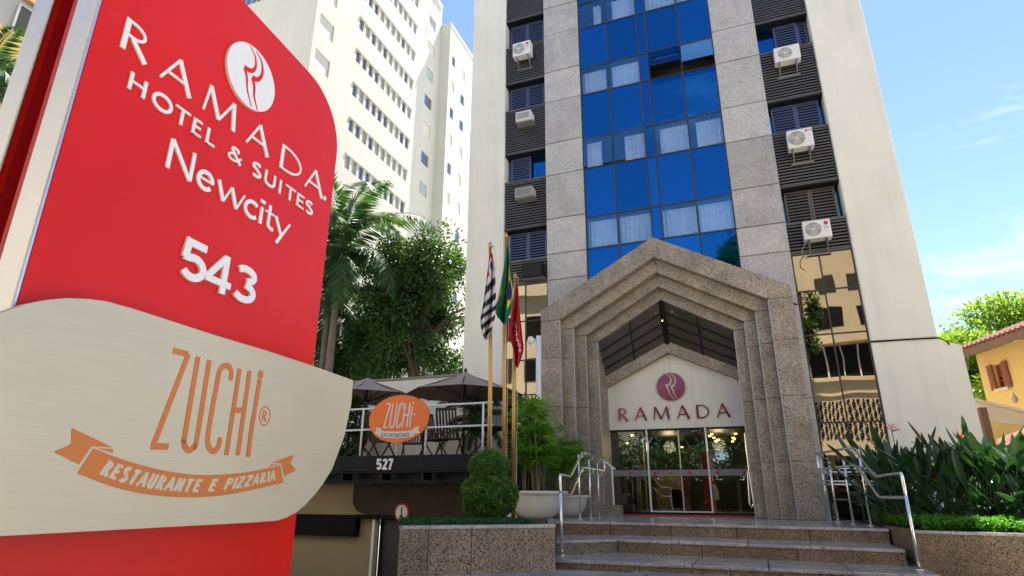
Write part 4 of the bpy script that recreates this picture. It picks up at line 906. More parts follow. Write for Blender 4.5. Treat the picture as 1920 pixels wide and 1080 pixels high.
# ================================================================= FLAGS
def curve(pts, t):
    p = np.array(pts, float); x = t * (len(p) - 1); i = min(int(x), len(p) - 2); f = x - i; q = np.vstack([2 * p[0] - p[1], p, 2 * p[-1] - p[-2]]); a, b, c, d = q[i:i + 4]
    return 0.5 * ((2 * b) + (c - a) * f + (2 * a - 5 * b + 4 * c - d) * f * f + (3 * b - a - 3 * c + d) * f ** 3)
def flag(label, px, base_px, topy, Y, pattern, mats, left, right, ph):
    """limp flag: left and right outlines of the hanging cloth, gathered in vertical folds"""
    b = on_y(base_px[0], base_px[1], Y); t = on_y(px, topy, Y)
    o = thing('flagpole', (b[0], Y, .74), label, 'flagpole', 'flagpoles in front of the hotel')
    MB().tube([(b[0], Y, .70), (b[0], Y, t[2] * .55), (t[0], Y, t[2])], [.05, .044, .036], 12).build('pole', M['gold'], o, True)
    MB().lathe([(0, .12), (.03, .1), (.045, .06), (.05, 0), (.036, -.02)], (t[0], Y, t[2]), 12).build('finial', M['gold'], o, True)
    MB().tube([(t[0], Y, t[2] - .03), (t[0] + .10, Y - .02, t[2] - .02)], .012, 6).build('halyard_arm', M['ac_grey'], o)
    MB().tube([(t[0] + .09, Y - .02, t[2] - .03), (b[0] + .07, Y - .02, .9)], .005, 5).build('halyard', M['flag_white'], o)
    nu, nv = 60, 80; vs = []
    for i in range(nu + 1):
        u = i / nu
        for j in range(nv + 1):
            v = j / nv; a, c = curve(left, v), curve(right, v); uu = u + .015 * math.sin(u * 12.5 + ph + v * 2) * (v ** .5) * (1 - (2 * u - 1) ** 2); q = a + (c - a) * uu
            fold = (.11 * math.sin(u * 11 + ph + 1.5 * v) + .05 * math.sin(u * 23 + 2 * ph - 2 * v)) * (.15 + min(1, v * 2.2)) + .05 * math.sin(v * 6 + ph)
            P_ = on_y(q[0], q[1], Y - .17); vs.append(P_ + (P_ - EYE) / np.linalg.norm(P_ - EYE) * fold)
    fs, mi = [], []
    for i in range(nu):
        for j in range(nv):
            fs.append((i * (nv + 1) + j, i * (nv + 1) + j + 1, (i + 1) * (nv + 1) + j + 1, (i + 1) * (nv + 1) + j)); mi.append(pattern((i + .5) / nu, (j + .5) / nv))
    me = bpy.data.meshes.new('flag'); me.from_pydata(vs, [], fs); me.polygons.foreach_set('material_index', mi); me.update()
    f_ = link_mesh('flag', me, mats, o, True); so = f_.modifiers.new('thick', 'SOLIDIFY'); so.thickness = .004
    return o
def pat_sp(u, v):
    w = v + .085 * u
    if w < .31:
        x, y = (u - .5) / .42, (v - .17) / .11
        if x * x + y * y < 1: return 3 if x * x + y * y < .25 else 1
        return 2
    return 0 if int((w - .31) * 14.5) % 2 == 1 else 1
def pat_br(u, v):
    x, y = u - .74, v - .46
    if (x / .16) ** 2 + (y / .11) ** 2 < 1: return 2
    if abs(x) / .26 + abs(y) / .27 < 1: return 1
    return 1 if abs(u - .04) / .12 + abs(v - .5) / .12 < 1 else 0
def pat_rd(u, v):
    """white capital letters running down the cloth"""
    a = (v - .38) / .085; k = int(a)
    if 0 <= a < 5 and a - k < .72:
        x = (u - .46 - .05 * k) / .14; y = 1 - (a - k) / .72
        if abs(x) < 1:
            if k in (0, 2, 4): return 1 if abs(abs(x) - (1 - y) * .9) < .24 or (abs(y - .35) < .12 and abs(x) < .6) else 0
            return 1 if x < -.55 or abs(x * x + (2 * y - 1) ** 2 - .75) < .3 else 0
    return 0
flag('gilt flagpole with black and white striped flag, leftmost of three', 919, (917, 860), 462, 12.6, pat_sp, [M['flag_black'], M['flag_white'], M['flag_red'], M['flag_blue']], [(919, 474), (914, 510), (907, 565), (901, 604), (908, 636)], [(923, 474), (928, 510), (930, 560), (928, 596), (914, 637)], 0.4)
flag('gilt flagpole with green flag bearing a yellow diamond', 949, (944, 965), 444, 12.9, pat_br, [M['flag_green'], M['flag_yellow'], M['flag_blue']], [(950, 462), (945, 500), (935, 550), (929, 585), (942, 606)], [(953, 462), (958, 510), (963, 555), (958, 582), (948, 608)], 1.7)
flag('gilt flagpole with red flag lettered in white, nearest the portal', 966, (963, 900), 520, 13.3, pat_rd, [M['flag_red'], M['flag_white']], [(968, 530), (962, 570), (954, 622), (962, 655), (967, 688)], [(971, 530), (974, 580), (979, 630), (981, 657), (971, 690)], 3.1)
o = thing('camera_post', (on_y(1008, 760, 15.9)[0], 15.9, DK), 'white post with a security camera beside the red flag', 'post')
a = on_y(1010, 630, 15.9); b = on_y(1007, 760, 15.9); MB().tube([(b[0], 15.9, DK), (a[0], 15.9, a[2])], .075, 12).build('pole', M['white_metal'], o, True)
MB().lathe([(0, .14), (.08, .1), (.1, 0), (.08, -.08), (0, -.12)], (a[0] - .2, 15.8, a[2] - .15), 14).build('camera_dome', M['white_metal'], o, True); MB().tube([(a[0] - .2, 15.8, a[2] - .12), (a[0], 15.88, a[2] - .1)], .02, 6).build('camera_arm', M['white_metal'], o)

# ================================================================= TOPIARY
tp = thing('topiary_bush', (-4.55, 10.55, .74), 'clipped two-tier boxwood ball in the left planter', 'bush')
tb = on_y(907, 972, 10.55); c1 = on_y(917, 927, 10.55); c2 = on_y(917, 874, 10.55)
MB().tube([(tb[0], 10.55, .70), (tb[0] + .02, 10.55, .9), (c1[0], 10.55, c1[2])], [.085, .06, .04], 10).tube([(tb[0] + .05, 10.53, .72), (c1[0] + .15, 10.5, c1[2] - .1)], [.04, .02], 6).build('trunk', M['bark'], tp)
def ball(n, c, rx, rz):
    d = rnd_dirs(n); lump = 1 + .06 * np.sin(d[:, 0] * 9 + 1) * np.sin(d[:, 2] * 8) + .05 * np.sin(d[:, 1] * 13 + d[:, 2] * 7); r = (1 - .30 * np.random.rand(n) ** 2.2) * lump
    return np.array(c) + d * [rx, rx, rz] * r[:, None], d
k = on_y(966, 927, 10.55)[0] - c1[0]; p1_, d1_ = ball(22000, (c1[0], 10.55, c1[2]), k, k * .80); k2 = on_y(951, 874, 10.55)[0] - c2[0]; p2_, d2_ = ball(9500, (c2[0], 10.55, c2[2]), k2, k2 * .76)
c = np.vstack([p1_, p2_]); d = np.vstack([d1_, d2_]); n = len(c)
link_mesh('foliage', leaves_mesh('topiary', c, d * .8 + np.random.normal(size=(n, 3)) * .75, d + np.random.normal(size=(n, 3)) * .5, np.random.uniform(.028, .05, n), np.random.uniform(.017, .027, n)), M['leaf_box'], tp)

# ================================================================= POTS WITH LADY PALMS
def fan_mesh(nf, L):
    mb = MB()
    for k in range(nf):
        a = R(-75 + 150 * k / (nf - 1)) + random.uniform(-.06, .06); l = L * (1 - .28 * abs(k - (nf - 1) / 2) / (nf / 2)) * random.uniform(.9, 1.05)
        d = Vector((math.cos(a), math.sin(a), 0)); s = Vector((-math.sin(a), math.cos(a), 0)); w = .017 * L / .3
        dr = lambda t: Vector((0, 0, -.30 * l * t * t))
        P_ = [d * .015, d * l * .4 + s * w + dr(.4), d * l * .8 + s * w * .85 + dr(.8), d * l + dr(1.05), d * l * .8 - s * w * .85 + dr(.8), d * l * .4 - s * w + dr(.4)]
        q = d * l * .4 + dr(.4) - Vector((0, 0, w * .5)); q2 = d * l * .8 + dr(.8) - Vector((0, 0, w * .4))
        mb.add(P_ + [q, q2], [(0, 1, 6), (1, 2, 7, 6), (2, 3, 7), (3, 4, 7), (4, 5, 6, 7), (5, 0, 6)])
    return mb.mesh('fan')
fans = [fan_mesh(random.choice((7, 8, 9)), random.uniform(.30, .38)) for _ in range(5)]
for m_ in fans: m_.materials.append(M['leaf_rhapis'])
def pot_palm(px, py, scale, label_pot, label_plant, n_stem, hmax, seed, pr):
    rs = random.Random(seed); b = on_z(px, py, DK); bx, by = b[0], b[1]
    o = thing('planter_bowl', (bx, by, DK), label_pot, 'pot', 'white bowls by the portal')
    n_ = 8; rot = .2
    prof = [(0, 0.0), (.50, 0), (.66, .10), (.80, .32), (.87, .56), (.90, .66)]
    MB().lathe([(r * pr, z * pr) for r, z in prof], (bx, by, DK), 48).build('bowl', M['pot'], o, True)
    MB().lathe([(.86 * pr, .655 * pr), (.99 * pr, .66 * pr), (1.0 * pr, .70 * pr), (.98 * pr, .735 * pr), (.86 * pr, .735 * pr), (.84 * pr, .6 * pr)], (bx, by, DK), 48).build('rim', M['pot'], o)
    MB().lathe([(0, .64 * pr), (.85 * pr, .63 * pr)], (bx, by, DK), 32).build('soil', M['soil'], o)
    zt_ = DK + .64 * pr
    pl_ = thing('lady_palm', (bx, by, zt_), label_plant, 'plant', 'lady palms in white bowls')
    for k in range(n_stem):
        a = rs.uniform(0, 6.28); r = rs.uniform(0, .5) * pr; hx, hy = bx + r * math.cos(a), by + r * math.sin(a); H = hmax * rs.uniform(.35, 1.0)
        tx, ty = hx + rs.uniform(-.35, .35) * H * .32, hy + rs.uniform(-.3, .3) * H * .3
        MB().tube([(hx, hy, zt_ - .05), ((hx * 2 + tx) / 3, (hy * 2 + ty) / 3, zt_ + H * .45), (tx, ty, zt_ + H)], [.022, .019, .015], 6).build('cane', M['cane'], pl_)
        for q in range(rs.randint(10, 14)):
            f = rs.uniform(.55, 1.0); cx, cy, cz = hx + (tx - hx) * f, hy + (ty - hy) * f, zt_ + H * f
            az = rs.uniform(0, 6.28); el = rs.uniform(-.1, .9); L = rs.uniform(.16, .34)
            ex, ey, ez = cx + math.cos(az) * math.cos(el) * L, cy + math.sin(az) * math.cos(el) * L, cz + math.sin(el) * L
            mb = MB().tube([(cx, cy, cz), (ex, ey, ez)], .005, 4); mb.build('petiole', M['stalk'], pl_)
            lf = bpy.data.objects.new('leaf_fan', rs.choice(fans)); COL.objects.link(lf); lf.parent = pl_
            lf.location = (ex - bx, ey - by, ez - zt_); lf.rotation_euler = (rs.uniform(-.5, .5), -el + rs.uniform(-.3, .3), az); s_ = rs.uniform(.85, 1.25); lf.scale = (s_, s_, s_)
pot_palm(1000, 972, 1, 'large white concrete bowl beside the boxwood ball', 'tall feathery lady palm in the front white bowl', 21, 2.5, 3, .84)
pot_palm(1056, 969, 1, 'second white bowl half hidden behind the larger one', 'shorter lady palm leaning against the portal leg', 8, 2.1, 9, .72)
o = thing('warning_sign', (on_y(960, 965, 14.2)[0], 14.2, DK), 'small white and red triangular sign behind the boxwood', 'sign')
q = [on_y(*p, 14.0) for p in ((946, 972), (974, 973), (959, 954))]; MB().prism([p + [0, .01, 0] for p in q], q).build('plate', M['flag_white'], o); MB().tube(q, .02, 5, closed=True).build('border', M['sign_red'], o)

# ================================================================= BIRD OF PARADISE
def strel_leaf(H, L, W, bend, seed):
    rs = random.Random(seed); mb = MB(); n = 7; pts = []
    for k in range(n + 1): t = k / n; pts.append(Vector((bend * H * .55 * t ** 2, 0, H * t * (1 - .12 * t * bend))))
    mb.tube(pts, [.016 - .009 * k / n for k in range(n + 1)], 5, mi=1)
    base = pts[-1]; dr = (pts[-1] - pts[-2]).normalized(); side = Vector((0, 1, 0)); up = side.cross(dr); rows = []
    m_ = 9
    for k in range(m_ + 1):
        t = k / m_; w = W * (math.sin(math.pi * min(1, t * .96 + .04)) ** .6) * (1 - .15 * t); dr2 = (dr + Vector((bend * .5 * t, 0, -bend * .35 * t))).normalized()
        c = base + dr2 * L * t; rows.append((c, c + side * w / 2 + up * w * .28, c - side * w / 2 + up * w * .28))
    vs = [p for r in rows for p in r]; fs = []
    for k in range(m_): fs += [(3 * k, 3 * k + 3, 3 * k + 4, 3 * k + 1), (3 * k, 3 * k + 2, 3 * k + 5, 3 * k + 3)]
    mb.add(vs, fs, 0); me = mb.mesh('strel'); me.materials.append(M['leaf_strel']); me.materials.append(M['stalk']); me.polygons.foreach_set('use_smooth', [True] * len(me.polygons)); return me
SLV = [strel_leaf(random.uniform(.55, 1.25), random.uniform(.48, .72), random.uniform(.12, .18), random.uniform(.05, .6), k) for k in range(16)]
SLOW = [strel_leaf(random.uniform(.3, .6), random.uniform(.4, .55), random.uniform(.13, .18), random.uniform(.4, 1.0), k + 50) for k in range(6)]
def strel_flower(pl_, c, az, s):
    mb = MB(); d = Vector((math.cos(az), math.sin(az), 0)); mb.tube([c, c + d * .17 * s + Vector((0, 0, .03))], [.018, .004], 6); mb.build('bract', M['bract'], pl_)
    mb = MB()
    for k in range(6):
        a = R(20 + 25 * k); e = c + d * .02 + (d * math.cos(a) * .9 + Vector((0, 0, math.sin(a)))) * .17 * s + Vector((random.uniform(-.03, .03), random.uniform(-.03, .03), 0)); sd_ = Vector((-d.y, d.x, 0)) * .02
        m2 = (c + e) / 2; mb.add([c, m2 + sd_, e, m2 - sd_, m2 + Vector((0, 0, .012))], [(0, 1, 4), (1, 2, 4), (2, 3, 4), (3, 0, 4)])
    mb.build('flower_petals', M['petal'], pl_)
spots = []
rs = random.Random(21)
for k, (px_, Y_) in enumerate([(1668, 14.6), (1708, 15.4), (1715, 13.4), (1765, 14.2), (1780, 12.9), (1825, 13.6), (1850, 12.6), (1890, 13.4), (1915, 12.4), (1960, 12.9), (1990, 12.0), (1900, 15.4)]):
    p = on_y(px_, 960, Y_); spots.append((p[0], Y_))
names_ = ['bird-of-paradise clump furthest left, behind the right handrail', 'bird-of-paradise clump against the pilaster base', 'bird-of-paradise clump with an orange flower low in front', 'bird-of-paradise clump before the cream wall', 'bird-of-paradise clump with long leaves leaning left', 'bird-of-paradise clump with the tallest orange flower', 'upright bird-of-paradise clump in front of the wing wall corner', 'bird-of-paradise clump before the yellow house', 'bird-of-paradise clump at the right edge of the photograph', 'bird-of-paradise clump just past the right edge', 'outermost bird-of-paradise clump in the right planter', 'bird-of-paradise clump furthest back, below the house roof']
for k, ((x, y), nm) in enumerate(zip(spots, names_)):
    o = thing('bird_of_paradise', (x, y, .73), nm, 'plant', 'bird-of-paradise plants in the right planter')
    for q in range(50):
        low = q > 36; lf = bpy.data.objects.new('leaf', rs.choice(SLOW if low else SLV)); COL.objects.link(lf); lf.parent = o
        a = rs.uniform(0, 6.28); r = rs.uniform(0, .34); lf.location = (r * math.cos(a), r * math.sin(a), -.02); az = a + rs.uniform(-.6, .6)
        tilt = rs.uniform(.02, .34) * (.6 if k == 0 else 1) + (.22 if low and k else 0); lf.rotation_euler = (0, tilt, az); s_ = rs.uniform(.74, 1.04) * (1 + .03 * (y - 13)); lf.scale = (s_, s_, s_ * (1.12 if k in (5, 7, 8, 9) else 1))
for px_, Y_, kk in ((1800, 13.1, 5), (1752, 13.0, 2), (1640, 14.2, 0), (1672, 14.3, 1)):
    yy = {5: 826, 2: 903, 0: 836, 1: 808}[kk]; p = on_y(px_, yy, Y_); ob = [o_ for o_ in bpy.data.objects if o_.get('label') == names_[kk]][0]
    strel_flower(ob, Vector(p), R(20), 1.15); bx_, by_ = spots[kk]; MB().tube([(bx_, by_, .74), ((bx_ + p[0]) / 2 - .02, (by_ + p[1]) / 2, (p[2] + .8) / 2 + .1), tuple(p)], .009, 5).build('flower_stalk', M['stalk'], ob)
for px_, Y_, nm in ((1830, 12.2, 'small silvery rosette plant low in the right planter'), (1745, 12.7, 'grey-green rosette plant beside the orange flower stalk')):
    p = on_y(px_, 975, Y_); n = 70; d = rnd_dirs(n); d[:, 2] = abs(d[:, 2]) * .9 + .15
    o = link_mesh('rosette_plant', leaves_mesh('ros', np.tile([p[0], Y_, .80], (n, 1)), d, rnd_dirs(n), np.random.uniform(.16, .3, n), .03), leafmat('rosette_leaf', (.08, .14, .11), (.16, .22, .17), .1)); tag(o, nm, 'plant')

# ================================================================= TERRACE RESTAURANT
YT = 13.6; ZT = 2.15
ter = thing('restaurant_terrace', (-8.6, 14, -2.5), 'raised terrace with black steel fascia numbered 527 over the garage', 'building')
MB().cbox(-16, -5.7, YT - .1, YT + .1, 1.77, ZT, .012).build('fascia', M['navy_steel'], ter)
MB().box(-16, -5.7, YT - .17, YT + .1, 1.735, 1.768).build('fascia_lip', M['navy_steel'], ter)
MB().box(-16, -5.7, YT + .1, 17.1, 1.95, 2.14).build('slab', M['black_metal'], ter)
for k in range(8): MB().box(-14.6 + k * 1.17, -14.54 + k * 1.17, YT - .02, YT + .4, 1.57, 1.733).build('soffit_bracket', M['black_metal'], ter)
MB().box(-16, -5.7, 14.2, 14.45, 1.5, 1.948).build('lintel', M['black_metal'], ter)
fT = lambda x, y, d: (x, YT - .1 - d, y)
cx = on_y(706, 885, YT - .1)[0]
for c in '527':
    mb, ad = letter(c, cx, 1.81, .265, .2, .18, fT, .001, .018, .88, .0); mb.build('numeral', M['letter_white'], ter); cx += ad + .03
MB().box(-16, -9.52, 14.75, 14.95, -2.6, 1.94).build('beige_wall', M['beige_wall'], ter)
MB().box(-16, -10.0, 14.5, 14.74, .18, .71).build('black_beam', M['black'], ter)
mb = MB(); rr = [(-5.7, .73), (-5.7, 1.94), (-10.05, 1.94), (-10.07, 1.2), (-10.05, 1.0), (-9.93, .84), (-9.72, .75), (-9.5, .73)]
mb.prism([(x, 14.66, z) for x, z in rr], [(x, 14.4, z) for x, z in rr]); mb.build('rough_wall', M['rough_brown'], ter)
MB().box(-9.96, -5.7, 14.45, 14.7, .63, .725).build('garage_lintel', M['black'], ter)
MB().box(-9.5, -9.42, 14.55, 14.72, -2.6, .62).build('garage_jamb', M['cream'], ter)
MB().box(-9.4, -5.7, 17.1, 17.2, -2.6, 1.94).box(-9.51, -9.4, 14.96, 17.2, -2.6, 1.94).box(-5.7, -5.66, 13.72, 17.2, -2.6, 1.94).build('garage_interior', M['dark_room'], ter)
MB().box(-9.3, -8.6, 14.8, 14.85, -2.6, .6).build('garage_door_leaf', M['lobby_dark'], ter)
zrw = on_y(760, 712, 17.3)[2]
MB().cbox(-16, -8.3, 17.25, 17.5, 2.1, zrw, .03).build('rear_wall', M['cream'], ter)
MB().box(-16, -8.3, 17.2, 17.55, zrw, zrw + .06).build('coping', M['ac_grey'], ter)
o = thing('arrow_sign', (-8.7, 14.38, .7), 'round white sign with red rim and black down arrow', 'sign')
p = on_y(752.5, 961, 14.36); fS = lambda x, y, d: (x, 14.39 - d, y)
mb = MB(); disc(mb, p[0], p[2], .205, .218, fS, 0, .02, 32); mb.build('rim', M['sign_red'], o)
mb = MB(); disc(mb, p[0], p[2], .165, .178, fS, .02, .024, 32); mb.build('plate', M['flag_white'], o)
mb = MB(); ribbon(mb, [(p[0], p[2] + .14), (p[0], p[2] - .07)], .034, .034, fS, .024, .027); poly(mb, [(p[0] - .05, p[2] - .06), (p[0], p[2] - .15), (p[0] + .05, p[2] - .06)], fS, .024, .0272); mb.build('arrow', M['black'], o)
# railing
o = thing('terrace_railing', (-8, YT, ZT), 'white tubular railing along the terrace edge', 'railing')
for x in (-13.2, -11.25, -9.4, -8.34, -7.52, -5.98): MB().tube([(x, YT, ZT), (x, YT, 3.35)], .027, 8).build('post', M['white_metal'], o, True)
for z in (3.35, 2.81): MB().tube([(-14.6, YT + .001, z), (-5.72, YT + .001, z)], .025, 8).build('rail', M['white_metal'], o, True)
# oval sign hung on the railing
o = thing('oval_sign', (-8.25, 13.5, 2.45), 'orange oval restaurant sign hung on the terrace railing', 'sign')
fO = lambda x, y, d: (x, 13.53 - d, y); oc = (-8.26, 3.045)
tl = R(-4)
fO2 = lambda x, y, d: fO(oc[0] + .81 * (x * math.cos(tl) - y * math.sin(tl) * .9), oc[1] + .81 * (x * math.sin(tl) * .2 + y), d)
mb = MB(); disc(mb, 0, 0, 1.07, .73, fO2, 0, .05, 48); mb.build('oval_plate', M['orange_sign'], o)
st2 = [[(-.50, .47), (-.34, .47)], [(-.35, .46), (-.50, -.27)], [(-.52, -.26), (-.36, -.26)],
       [(-.26, .47), (-.28, -.12), (-.25, -.25), (-.17, -.25), (-.13, -.12), (-.10, .47)],
       [(.14, .30), (.12, .45), (.02, .45), (0.0, .30), (-.04, -.1), (-.01, -.25), (.07, -.25), (.11, -.12)], [(.20, .47), (.17, -.27)], [(.36, .47), (.33, -.27)], [(.19, .1), (.34, .1)], [(.46, .36), (.43, -.27)]]
for k, s_ in enumerate(st2):
    mb = MB(); pw = smooth_pts(s_, 5) if len(s_) > 3 else s_; ribbon(mb, pw, .048, .048, fO2, .05, .053 + k * .0005); mb.build('letter', M['flag_white'], o)
mb = MB(); disc(mb, .47, .46, .03, .03, fO2, .05, .054, 10); disc(mb, .56, .12, .035, .035, fO2, .05, .054, 12); mb.build('dot', M['flag_white'], o)
mb = MB(); tpp = [(-.68, -.34), (-.4, -.38), (0, -.40), (.4, -.38), (.62, -.34)]; bt = [(-.64, -.53), (-.4, -.585), (0, -.60), (.4, -.585), (.62, -.53)]
mb.add([fO2(x, y, .055) for x, y in tpp] + [fO2(x, y, .055) for x, y in bt], [(i, 5 + i, 6 + i, i + 1) for i in range(4)])
for s_ in (-1, 1): mb.add([fO2(x * s_, y, .053) for x, y in ((.56, -.30), (.80, -.24), (.74, -.34), (.82, -.45), (.6, -.48))], [(0, 1, 2, 3, 4)])
mb.build('banner', M['flag_white'], o)
x = -.56; mb = MB()
for c in 'GASTRONOMIA':
    l2, ad = letter(c, x, -.55 - .02 * (1 - abs(x) * 1.6), .125, .17, .12, fO2, .056, .059, .8); mb.add(l2.v, l2.f); x += ad + .026
mb.build('banner_lettering', M['ac_grey'], o)
# parasols
def parasol(x, y, ztop, rad_, zrim, label):
    o = thing('parasol', (x, y, ZT), label, 'parasol', 'terrace parasols')
    MB().tube([(x, y, ZT), (x, y, ztop)], .035, 10).build('pole', M['wood_dark'], o, True); n = 8
    rim = [(x + rad_ * math.cos(2 * math.pi * (k + .5) / n), y + rad_ * math.sin(2 * math.pi * (k + .5) / n), zrim) for k in range(n)]
    mb = MB(); vs, fs = [], []
    for k in range(n):
        a, b = rim[k], rim[(k + 1) % n]; A_ = (x, y, ztop); sub = 6; g = {}
        for i in range(sub + 1):
            for j in range(i + 1):
                t = i / sub; u = j / i if i else 0; e = [a[q] * (1 - u) + b[q] * u for q in range(3)]; P_ = [A_[q] * (1 - t) + e[q] * t for q in range(3)]
                P_[2] -= .22 * (t * (1 - t)) * 1.2 * rad_ / 2 * (1 + .6 * 4 * u * (1 - u)) ; P_[2] -= .05 * (4 * u * (1 - u)) * t * -1 * 0
                g[i, j] = len(vs); vs.append(tuple(P_))
        for i in range(sub):
            for j in range(i + 1):
                fs.append((g[i, j], g[i + 1, j], g[i + 1, j + 1]))
                if j < i: fs.append((g[i, j], g[i + 1, j + 1], g[i, j + 1]))
        va = [a, b, (b[0], b[1], b[2] - .1), (a[0], a[1], a[2] - .1)]; q0 = len(vs)
    mb.add(vs, fs); cn_ = mb.build('canopy', M['fabric_grey'], o); sm = cn_.modifiers.new('t', 'SOLIDIFY'); sm.thickness = .012
    hub = (x, y, ztop - .75)
    for k in range(n):
        r_ = rim[k]; MB().tube([(x, y, ztop - .06), (r_[0], r_[1], r_[2] - .03)], .018, 5).build('rib', M['wood_dark'], o)
        m_ = [(x + (r_[0] - x) * .5), (y + (r_[1] - y) * .5), ztop - .06 + (r_[2] - ztop) * .5 - .05]; MB().tube([hub, m_], .014, 5).build('strut', M['wood_dark'], o)
    MB().lathe([(.06, -.05), (.07, 0), (.05, .08)], hub, 10).build('hub', M['wood_dark'], o); MB().lathe([(.05, 0), (.05, .05), (.0, .12)], (x, y, ztop), 8).build('finial', M['wood_dark'], o)
p = on_y(873, 697, 15.2); parasol(p[0], 15.2, p[2], 1.62, p[2] - .62, 'taupe parasol with dark ribs right of the oval sign')
p = on_y(690, 708, 15.5); parasol(p[0], 15.5, p[2], 1.62, p[2] - .6, 'taupe parasol partly hidden behind the totem panel')
# furniture
def chair(x, y, rz, label, m):
    o = thing('garden_chair', (x, y, ZT), label, 'chair', 'wooden chairs on the terrace'); o.rotation_euler = (0, 0, rz); w = .27
    add = lambda mb, nm: mb.build(nm, m, o)
    ORG[o.name] = np.zeros(3)
    for k in range(7): xx = -w + .02 + k * (2 * w - .04) / 6; add(MB().prism([(xx - .022, .20, .42), (xx + .022, .20, .42), (xx + .022, .23, .42), (xx - .022, .23, .42)], [(xx - .022, .40, 1.12), (xx + .022, .40, 1.12), (xx + .022, .43, 1.12), (xx - .022, .43, 1.12)]), 'back_slat')
    add(MB().cbox(-w, w, .385, .445, 1.10, 1.17, .01), 'top_rail')
    for k in range(6): yy = -.25 + k * .085; add(MB().box(-w, w, yy, yy + .065, .42, .445), 'seat_slat')
    for sx in (-w, w):
        add(MB().tube([(sx, -.26, 0), (sx, .26, .62)], .022, 6), 'leg'); add(MB().tube([(sx, .3, 0), (sx, -.22, .63)], .022, 6), 'leg'); add(MB().box(sx - .03, sx + .03, -.28, .3, .63, .66), 'armrest')
p = on_y(843, 850, 14.3); chair(p[0], 14.3, R(188), 'dark slatted garden chair with upright back beside the railing post', M['wood_dark'])
p = on_y(810, 850, 14.5); chair(p[0], 14.6, R(70), 'dark garden chair turned sideways behind the railing', M['wood_dark'])
p = on_y(770, 850, 15.2); chair(p[0], 15.3, R(20), 'warm brown garden chair beneath the oval sign', M['wood_warm'])
p = on_y(715, 850, 14.4); chair(p[0], 14.4, R(170), 'dark garden chair left of the oval sign', M['wood_dark'])
def table(x, y, label):
    o = thing('round_table', (x, y, ZT), label, 'table', 'terrace tables'); MB().lathe([(0, .72), (.6, .72), (.62, .74), (.6, .765), (0, .77)], (x, y, ZT), 28).build('top', M['wood_dark'], o)
    for a in (.6, 2.2, 3.8, 5.4): MB().tube([(x + .45 * math.cos(a), y + .45 * math.sin(a), ZT), (x - .35 * math.cos(a), y - .35 * math.sin(a), ZT + .72)], .025, 6).build('leg', M['wood_dark'], o)
p = on_y(888, 850, 15.0); table(p[0] + .3, 15.0, 'dark round table under the right parasol'); p = on_y(672, 850, 14.7); table(p[0], 14.7, 'dark round table with crossed legs near the totem')

# ================================================================= WHITE APARTMENT BLOCK
wb = thing('apartment_block', (-28, 33, 0), 'bright white apartment tower with rows of narrow windows behind the palm', 'building')
XW = -23.2; Y0, Y1 = 24.65, 41.06
MB().box(-36, XW - .18, Y0, Y1, 0, 45.7).build('body', M['white_render'], wb)
rows = [16.1 + 2.86 * k for k in range(-4, 10)]     # sill heights of the window bands
win0 = None
glz = [M['win_glass'], M['win_blind'], M['win_blind'], M['win_glass']]
def skin(y0, y1, holes, z0=0, z1=45.7, x=XW, t=.178):
    """wall facing +X made of bands with real openings; holes: (ya, yb, za, zb) rows share za,zb"""
    zs = sorted({h[2:] for h in holes}); z = z0; mb = MB()
    for za, zb in zs:
        mb.box(x - t, x, y0, y1, z, za); y = y0
        for h in sorted(h for h in holes if h[2:] == (za, zb)): mb.box(x - t, x, y, h[0], za, zb); y = h[1]
        mb.box(x - t, x, y, y1, za, zb); z = zb
    mb.box(x - t, x, y0, y1, z, z1); return mb
holes = []; panes = []
for zr in rows:
    for k in range(10):
        ya = 29.06 + k * .79; holes.append((round(ya, 3), round(ya + .52, 3), round(zr, 3), round(zr + 1.0, 3))); panes.append((ya, ya + .52, zr, zr + 1.0))
skin(28.5, 37.0, holes).build('wall', M['white_render'], wb)
holes = [(25.05, 26.5, round(zr - .55, 3), round(zr + .75, 3)) for zr in rows]; skin(Y0, 28.498, holes).build('wall', M['white_render'], wb)
for zr in rows:
    for q in range(2): MB().box(XW - .12, XW - .08, 25.06 + q * .72, 25.76 + q * .72, zr - .55, zr + .75).build('roller_shutter', M['win_pale'], wb)
holes = [(38.75, 40.0, round(zr + .1, 3), round(zr + 1.25, 3)) for zr in rows]; skin(37.002, Y1, holes).build('wall', M['white_render'], wb)
for i, zr in enumerate(rows): MB().box(XW - .13, XW - .09, 38.75, 40.0, zr + .1, zr + 1.25).build('window', glz[i % 2] if i % 3 else M['win_pale'], wb)
base_win = None
for i, (ya, yb, za, zb) in enumerate(panes):
    m_ = random.choice(glz)
    MB().box(XW - .17, XW - .14, ya + .02, yb - .02, za + .02, zb - .02).build('window', m_, wb)
for zr in rows: MB().box(XW - .0, XW + .06, 29.0, 36.95, zr + 1.03, zr + 1.1).build('drip_ledge', M['white_render'], wb)
# street-facing side, with a strip of blue windows high up
wa_, wb2 = on_y(452, 12, Y0), on_y(512, 0, Y0)
for k in range(6): x_ = wa_[0] + (wb2[0] - wa_[0]) * k / 6; MB().box(x_, x_ + (wb2[0] - wa_[0]) / 7.5, Y0 - .03, Y0 - .005, wa_[2] - .1, wa_[2] + 1.3).build('window', M['win_glass'], wb)
